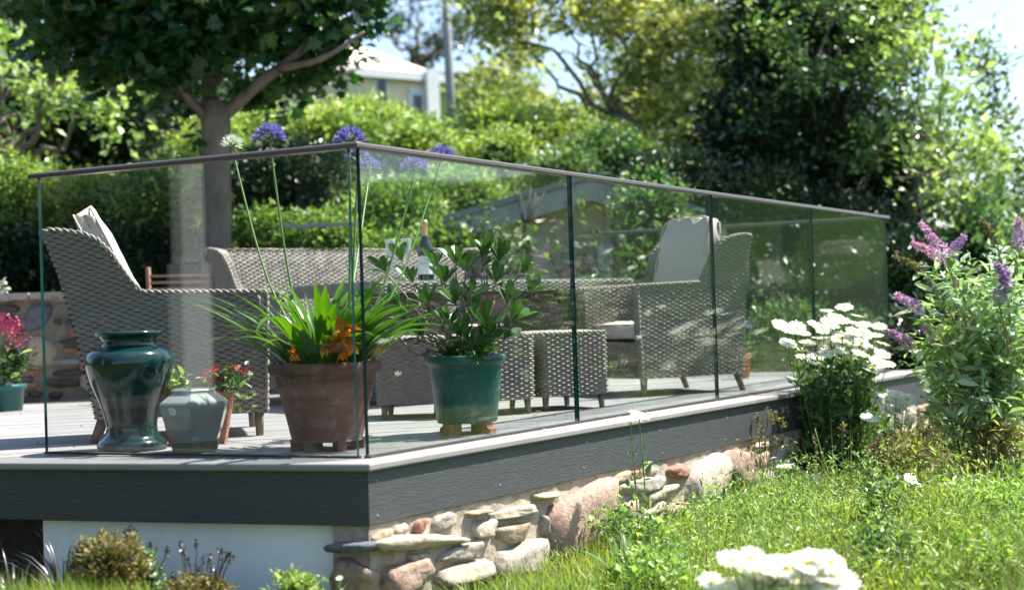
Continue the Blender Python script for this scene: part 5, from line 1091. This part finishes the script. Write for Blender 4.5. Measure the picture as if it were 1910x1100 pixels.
# big clump greenery under them
bush('leafy_clump', 'dark leafy growth below the tall daisy clump beside the stone wall', 'plant', [R(1470, 1640, 760, 960, 8.3, .6), R(1540, 1660, 740, 900, 8.5, .6), R(1455, 1520, 820, 980, 8.25, .6)], .06, 'mid', 1.7, core=False, fill=.6)
def dz(label, pts_, d, gx, gy, n=30, r=.045, group=None, lsz=.05):
    g = pt(gx, gy, d); gz = float(ground_z(g[0], d)); daisy_plant(label, (g[0], d, gz - .02), [tuple(pt(x, y, d + rnd.uniform(-.04, .04))) + (1,) for x, y in pts_], group, r, n, lsz)
dz('pair of white daisies rising alone in front of the long grey fascia', [(1176, 787), (1192, 776)], 6.0, 1205, 1010, 70)
dz('small group of white daisies at the dark far end of the deck', [(1652, 742), (1672, 736), (1692, 745), (1668, 764), (1685, 762), (1622, 782), (1655, 768)], 7.6, 1665, 900, 120, .052)
dz('single white daisy low in front of the dark gap by the clump', [(1465, 872)], 7.0, 1462, 960, 12, .047)
dz('tiny white daisy right of the single low one', [(1521, 890)], 7.0, 1520, 960, 8, .028)
dz('lone blurred white daisy in the right-hand meadow', [(1697, 893), (1706, 902)], 6.2, 1702, 1000, 10, .03)
dz('cluster of big blurred white daisies at the bottom edge', [(1365, 1046), (1385, 1062), (1400, 1040), (1420, 1055), (1445, 1045), (1440, 1075), (1470, 1060), (1500, 1050), (1520, 1035), (1550, 1048), (1530, 1075), (1490, 1085), (1555, 1072), (1330, 1085), (1410, 1085), (1575, 1085), (1515, 1092), (1460, 1092), (1385, 1095), (1545, 1092), (1405, 1068), (1432, 1062), (1482, 1072), (1510, 1068), (1460, 1045)], 3.7, 1450, 1300, 150, .041)
dz('small white flower at the foot of the wall corner', [(633, 1078)], 4.7, 636, 1120, 10, .012)

# ------------------------------------------------------------------ buddleia
bb = pt(1860, 900, 7.6); br = empty('buddleia', (bb[0], 7.6, -.5), 'pale-leaved buddleia with purple flower spikes at the right edge', 'shrub'); bo_ = np.array([bb[0], 7.6, -.5]); LP = []
SP = [(1765, 480, 1718, 416, .036, 1), (1760, 482, 1702, 452, .026, 1), (1772, 478, 1800, 438, .03, 1), (1712, 575, 1672, 550, .026, 1), (1695, 640, 1660, 618, .024, 1), (1750, 642, 1722, 608, .028, 1), (1862, 560, 1880, 500, .028, 1), (1900, 460, 1900, 410, .03, 1), (1715, 500, 1668, 478, .014, 0), (1880, 530, 1858, 492, .024, 1), (1860, 450, 1830, 412, .014, 0), (1905, 640, 1935, 600, .028, 1)]
for k, (x0, y0, x1, y1, r1, live) in enumerate(SP):
    d = 7.2 + .25 * (k % 3); A_, B_ = pt(x0, y0, d) - bo_, pt(x1, y1, d) - bo_
    st0 = np.array([rnd.uniform(-.15, .1), rnd.uniform(-.1, .2), 0]); P_ = smoothprof([st0, st0 * .5 + A_ * .5 + np.array([0.05, 0, .12]), A_], 6); tube(MB(), P_, np.linspace(.012, .004, len(P_)), 6).obj('stem', M['twig'], br)
    for q in range(90): t = .25 + .75 * rnd.random(); i = int(t * (len(P_) - 1)); LP.append(P_[i] + rs.randn(3) * .035)
    n = 420; t = rs.rand(n); ax = B_ - A_; rad = r1 * (1 - t * .85) ; dd = rs.randn(n, 3); dd /= np.linalg.norm(dd, axis=1)[:, None]
    mb = MB(); leafcloud(mb, A_ + ax * t[:, None] + dd * rad[:, None] * 1.0, .016, LEAF2, up=dd * 1.5, tilt=.5); mb.obj('flower_spike', M['lilac'] if live else M['dry'], br, smooth=False)
for k in range(44):
    x, y = rnd.uniform(1700, 1960), rnd.uniform(470, 790)
    if x < 1740 + .0 and y < 560: continue
    A_ = pt(x, y, 7.5 + rnd.uniform(-.35, .5)) - bo_; st0 = np.array([rnd.uniform(-.2, .2), rnd.uniform(-.1, .2), 0]); P_ = smoothprof([st0, st0 * .5 + A_ * .5 + np.array([0.04, 0, .1]), A_], 6)
    if k % 2 == 0: tube(MB(), P_, np.linspace(.009, .003, len(P_)), 5).obj('stem', M['twig'], br)
    for q in range(70): t = .35 + .65 * rnd.random(); i = int(t * (len(P_) - 1)); LP.append(P_[i] + rs.randn(3) * .05)
mb = MB(); leafcloud(mb, np.array(LP), .085, (LEAF4[0] * np.array([.65, 1, 1]), LEAF4[1]), up=np.array([0, 0, .1])); mb.obj('foliage', M['budd'], br, smooth=False, kind='stuff')

# ------------------------------------------------------------------ meadow at the foot of the wall
def gz_arr(x, y): return ground_z(x, y)
def blades(name, x, y, h, wd, mat, label, lean=.5, kind='stuff', cat='grass', n3=3):
    N = len(x); z = gz_arr(x, y); a_ = rs.rand(N) * 2 * PI; ln = lean * rs.rand(N); t = np.linspace(0, 1, n3)
    d = np.stack([np.cos(a_), np.sin(a_)], -1); V = np.zeros((N, n3 * 2, 3)); ang = rs.rand(N) * PI; sx = np.stack([np.cos(ang), np.sin(ang)], -1)
    for i in range(n3):
        c = np.stack([x + d[:, 0] * ln * h * t[i] ** 1.8, y + d[:, 1] * ln * h * t[i] ** 1.8, z + h * t[i] * (1 - .25 * ln * t[i])], -1); ww = wd * (1 - t[i]) ** .7 + .0002
        V[:, 2 * i] = c; V[:, 2 * i + 1] = c; V[:, 2 * i, :2] -= sx * ww[:, None] / 2; V[:, 2 * i + 1, :2] += sx * ww[:, None] / 2
    F = np.array([(2 * i, 2 * i + 1, 2 * i + 3, 2 * i + 2) for i in range(n3 - 1)])
    mb = MB(); mb.add(V.reshape(-1, 3), [(F[None] + (np.arange(N) * n3 * 2)[:, None, None]).reshape(-1, 4)])
    return mb.obj(name, M[mat], None, smooth=False, label=label, cat=cat, kind=kind)
def region(N, s0=-.3, s1=8.5, o0=.02, o1=3.2, pw=1.0):
    s = rs.uniform(s0, s1, N); o = o0 + (o1 - o0) * rs.rand(N) ** pw; p = NC + s[:, None] * dR + o[:, None] * nR
    return p[:, 0], p[:, 1], s, o
x, y, s, o = region(78000, 0, 9, .03, 3.0, .9); P3 = np.stack([x, y, x * 0], -1); hn = (.06 + .15 * np.clip(vnoise(P3, 3.5, 5) * .6 + .5, 0, 1) * np.clip(.35 + o * .9, 0, 1.4)) * rs.uniform(.5, 1.2, len(x))
blades('meadow_grass', x, y, hn, .003 + .003 * rs.rand(len(x)), 'grass', 'bright lime meadow grass at the foot of the stone wall', .9)
x, y, s, o = region(5200, .6, 9, .5, 3.2); k_ = vnoise(np.stack([x, y, x * 0], -1), 1.8, 8) > -.2; x, y = x[k_], y[k_]
blades('tall_grass', x, y, .16 + .26 * rs.rand(len(x)), np.full(len(x), .005), 'dry', 'taller straw-coloured grass stems through the meadow', .5)
def coverpatch(label, N, s0, s1, o0, o1, mat, size, hmax, seed, name='ground_cover'):
    K = N // 60; xs, ys, _, o = region(K, s0, s1, o0, o1); zz = gz_arr(xs, ys); R_ = np.random.RandomState(seed); hh = hmax * (.35 + .65 * R_.rand(K)) * (.5 + 1.5 * np.clip(vnoise(np.stack([xs, ys, xs * 0], -1), 2.6, seed + 30) + .35, 0, 1))
    P = np.repeat(np.stack([xs, ys, zz], -1), 60, 0); t = R_.rand(len(P)); P[:, 2] += np.repeat(hh, 60) * t; P[:, :2] += R_.randn(len(P), 2) * (.035 + .07 * t)[:, None]
    mb = MB(); leafcloud(mb, P, size * 1.25, (LEAF2[0] * np.array([.48, 1, 1]), LEAF2[1]), up=np.array([0, 0, .8])); return mb.obj(name, M[mat], None, smooth=False, label=label, cat='ground cover', kind='stuff')
coverpatch('feathery bright green ground cover in the right foreground', 66000, .2, 9, .35, 3.0, 'cover', .019, .22, 1)
coverpatch('leafy lime foliage in the lower right meadow', 24000, .6, 8, .9, 3.0, 'grass', .028, .3, 2)
coverpatch('mid green leafy weeds along the stone wall', 14000, .8, 8, .06, 1.6, 'mid', .022, .2, 3)
coverpatch('brownish pink seed heads in the meadow below the buddleia', 12000, 3.6, 9, .3, 2.4, 'dry', .016, .32, 4)
def clumpplant(name, label, cat, px, py, d, n, L, wd, mat, el=(50, 88), dr=(10, 70), rad=.05, group=None, tw=.3):
    g = pt(px, py, d); gz = float(ground_z(g[0], d)); root = empty(name, (g[0], d, gz - .01), label, cat, group)
    for k in range(n):
        az = rnd.uniform(0, 360); b = dirv(az) * rad * rnd.random(); strap_leaf(root, (b[0], b[1], 0), az, rnd.uniform(*L), wd, rnd.uniform(*el), rnd.uniform(*dr), mat, 6, rnd.uniform(-tw, tw))
    return root
clumpplant('lime_grass_tuft', 'yellow-green upright grass tuft at the right below the buddleia', 'grass', 1750, 880, 7.2, 26, (.22, .42), .014, 'lime', (65, 88))
clumpplant('iris_leaves', 'broad yellow-green blades in the lower right meadow', 'plant', 1770, 1020, 5.2, 14, (.15, .28), .022, 'lime', (55, 85))
clumpplant('leafy_rosette', 'dark green strap-leaved plant at the bottom right of the wall', 'plant', 1180, 1060, 5.4, 26, (.16, .3), .026, 'mid', (40, 80))
clumpplant('leafy_rosette', 'bluish green leafy plant in the lower right corner', 'plant', 1700, 1090, 5.0, 24, (.14, .26), .03, 'mid', (35, 80))
bush('weed_clump', 'bright green leafy weed at the foot of the pair of daisies', 'plant', [R(1160, 1250, 930, 1060, 5.95, .8)], .035, 'cover', 1.0, core=False, fill=.7, cr=2.2)
# dry seed stems by the far stone and flower spires in the dark gap
def seedstems(name, label, pts_, d, gx, gy, mat='darktwig', headmat='dry', r=.012, L=.05):
    g = pt(gx, gy, d); gz = float(ground_z(g[0], d)); root = empty(name, (g[0], d, gz), label, 'plant'); b0 = np.array([g[0], d, gz])
    for k, (x, y) in enumerate(pts_):
        e_ = pt(x, y, d + rnd.uniform(-.08, .08)) - b0; st0 = np.array([e_[0] * .4, e_[1] * .3, 0]); P_ = wig(st0, e_, 6, .05, k); tube(MB(), P_, .0022, 4).obj('stem', M[mat], root)
        n = 26; t = rs.rand(n); mb = MB(); leafcloud(mb, e_ - np.array([0, 0, L]) * t[:, None] + rs.randn(n, 3) * r * .4, r * 1.5, LEAF2, up=np.array([0, 0, .8])); mb.obj('seed_head', M[headmat], root, smooth=False)
    return root
seedstems('dry_seed_stems', 'dry brown seed heads against the right end of the fascia', [(x, y) for x, y in ((1412, 772), (1422, 790), (1432, 762), (1440, 775), (1448, 768), (1460, 780), (1418, 800), (1406, 815), (1398, 830), (1428, 820), (1444, 812), (1388, 842), (1410, 848), (1376, 850), (1355, 838))], 7.55, 1420, 940)
seedstems('green_spires', 'green seed spires rising in front of the dark daisy stems', [(1520, 800), (1572, 785), (1552, 840), (1618, 830), (1640, 850)], 7.2, 1565, 960, 'stem', 'dry', .018, .18)
seedstems('purple_salvia', 'brown-purple upright spikes right of the daisy clump', [(1630, 820), (1640, 812), (1650, 825)], 7.4, 1640, 930, 'darktwig', 'magenta', .012, .12)
# ------------------------------------------------------------------ planting under the front fascia
def lbush(name, label, x0, x1, y0, y1, d, size, mat, cov=1.6, cat='shrub'): return bush(name, label, cat, [R(x0, x1, y0, y1, d)], size, mat, cov, tmpl=LEAF4, core=True, fill=.2, cr=1.6, stems=2, bark='darktwig')
lbush('heather_bush', 'rounded brown heather bush before the white plinth wall', 142, 268, 1000, 1120, 4.6, .016, 'heath', 2.6)
lbush('heather_bush', 'low brown-green heather below the dark lavender stems', 300, 440, 1082, 1180, 4.6, .016, 'heath', 2.6)
lbush('low_shrub', 'small yellow-green shrub at the bottom left of the wall corner', 505, 600, 1072, 1160, 4.6, .02, 'lime', 1.6)
lbush('low_shrub', 'dark green low shrub between the two heathers', 235, 300, 1030, 1140, 4.65, .018, 'mid', 1.8)
clumpplant('black_grass', 'black arching grass clump near the left end of the plinth wall', 'grass', 118, 1060, 4.75, 60, (.18, .33), .008, 'black', (35, 85), (30, 120), .04)
clumpplant('black_grass', 'grey-black dry grass at the lower left edge', 'grass', 30, 1060, 4.62, 70, (.16, .30), .008, 'black', (20, 80), (60, 160), .08)
clumpplant('grass_tuft', 'thin dark blades arching before the wall corner', 'grass', 585, 1090, 4.6, 7, (.2, .3), .004, 'mid', (60, 85), (40, 90), .02)
seedstems('lavender', 'dark dried lavender stems in front of the white plinth wall', [(x, y) for x, y in ((300, 1060), (336, 1012), (342, 1022), (365, 1008), (352, 1040), (378, 1038), (390, 1035), (412, 1022), (418, 1040), (425, 1030), (432, 1034), (402, 1060), (385, 1070), (358, 1072), (370, 1052), (395, 1050), (322, 1068))], 4.62, 370, 1130, 'darktwig', 'black', .007, .022)
seedstems('lavender', 'dark lavender stems leaning over the brown heather', [(242, 982), (250, 988), (236, 990), (282, 1010), (312, 1020), (270, 1040), (290, 1050)], 4.66, 262, 1100, 'darktwig', 'black', .007, .02)
N = 9000; x = rs.uniform(-2.4, -.9, N); y = rs.uniform(3.9, 4.6, N); k_ = (y < 4.5) & (x < -1.1); x, y = x[k_], y[k_]
blades('lawn_grass', x, y, .05 + .07 * rs.rand(len(x)) + .12 * np.clip(-1.15 - x, 0, .4), np.full(len(x), .004), 'grass', 'bright green grass in the lower left corner')
N = 9000; x = rs.uniform(-1.0, 1.4, N); y = rs.uniform(3.4, 4.6, N)
blades('lawn_grass', x, y, .05 + .05 * rs.rand(N), np.full(N, .005), 'grass', 'short grass in front of the wall corner')
# dark seal strip along the foot of the glass, leaf litter, taller weeds on the bank
for A_, B_, n_ in ((GC + gR * .02, GC + gR * 6.08, ngR), (GC + gF * .03, GC + gF * 1.44, ngF)):
    c_ = (A_ + B_) / 2 - n_ * .0075; L_ = np.linalg.norm(B_ - A_); d_ = (B_ - A_) / L_
    o = box(MB(), (0, 0, 0), (L_, .027, .008)).obj('glass_channel', M['underside'], bal, smooth=False, loc=(c_[0], c_[1], .0085)); o.rotation_euler = (0, 0, math.atan2(d_[1], d_[0]))
N = 130; sx_ = rs.uniform(.05, 4.5, N); ox_ = -np.abs(rs.randn(N) * .5) - .02; P = np.stack([NC[0] + dR[0] * sx_ + nR[0] * ox_, NC[1] + dR[1] * sx_ + nR[1] * ox_, np.full(N, .012)], -1)
fl_ = rots(N); fl_[:, :, 2] = np.array([0, 0, 1.0]); fl_[:, 2, 0] = 0; fl_[:, 2, 1] = 0
mb = MB(); leafcloud(mb, P, .028, LEAF4, R=fl_); mb.obj('leaf_litter', M['dryleaf'], None, smooth=False, label='small dry leaves scattered on the grey deck boards', cat='leaf litter', kind='stuff')
W = [('feathery green weed below the far end of the stone wall', 1480, 1560, 930, 1010, 6.6, 'cover', .028), ('spreading green weed in the middle of the meadow', 1590, 1700, 900, 1000, 6.3, 'mid', .03), ('yellow-green leafy mound at the right edge of the meadow', 1800, 1930, 880, 1020, 6.2, 'cover', .035),
     ('pinkish brown seed-head mound under the buddleia', 1640, 1780, 810, 900, 7.0, 'dry', .022), ('low bright weed at the bottom right corner', 1780, 1920, 1010, 1110, 5.0, 'cover', .03), ('soft green mound left of the big blurred daisies', 1150, 1290, 1020, 1120, 5.1, 'cover', .03),
     ('mid green mound right of the big blurred daisies', 1590, 1720, 990, 1100, 5.1, 'mid', .028), ('pale seedy grass mound beside the buddleia stems', 1800, 1910, 770, 880, 7.3, 'dry', .025), ('small green weed against the pink boulder', 1110, 1180, 960, 1040, 6.0, 'cover', .026), ('tufted weed below the cream boulder', 1290, 1400, 935, 1000, 6.5, 'cover', .026)]
for lab_, x0, x1, y0, y1, d_, m_, sz_ in W: bush('weed_clump', lab_, 'plant', [R(x0, x1, y0, y1, d_, .8), R(x0 + 20, x1 - 15, y0 - 18, y1 - 30, d_ + .15, .8)], sz_, m_, .8, core=False, fill=.8, cr=2.6, stems=4)
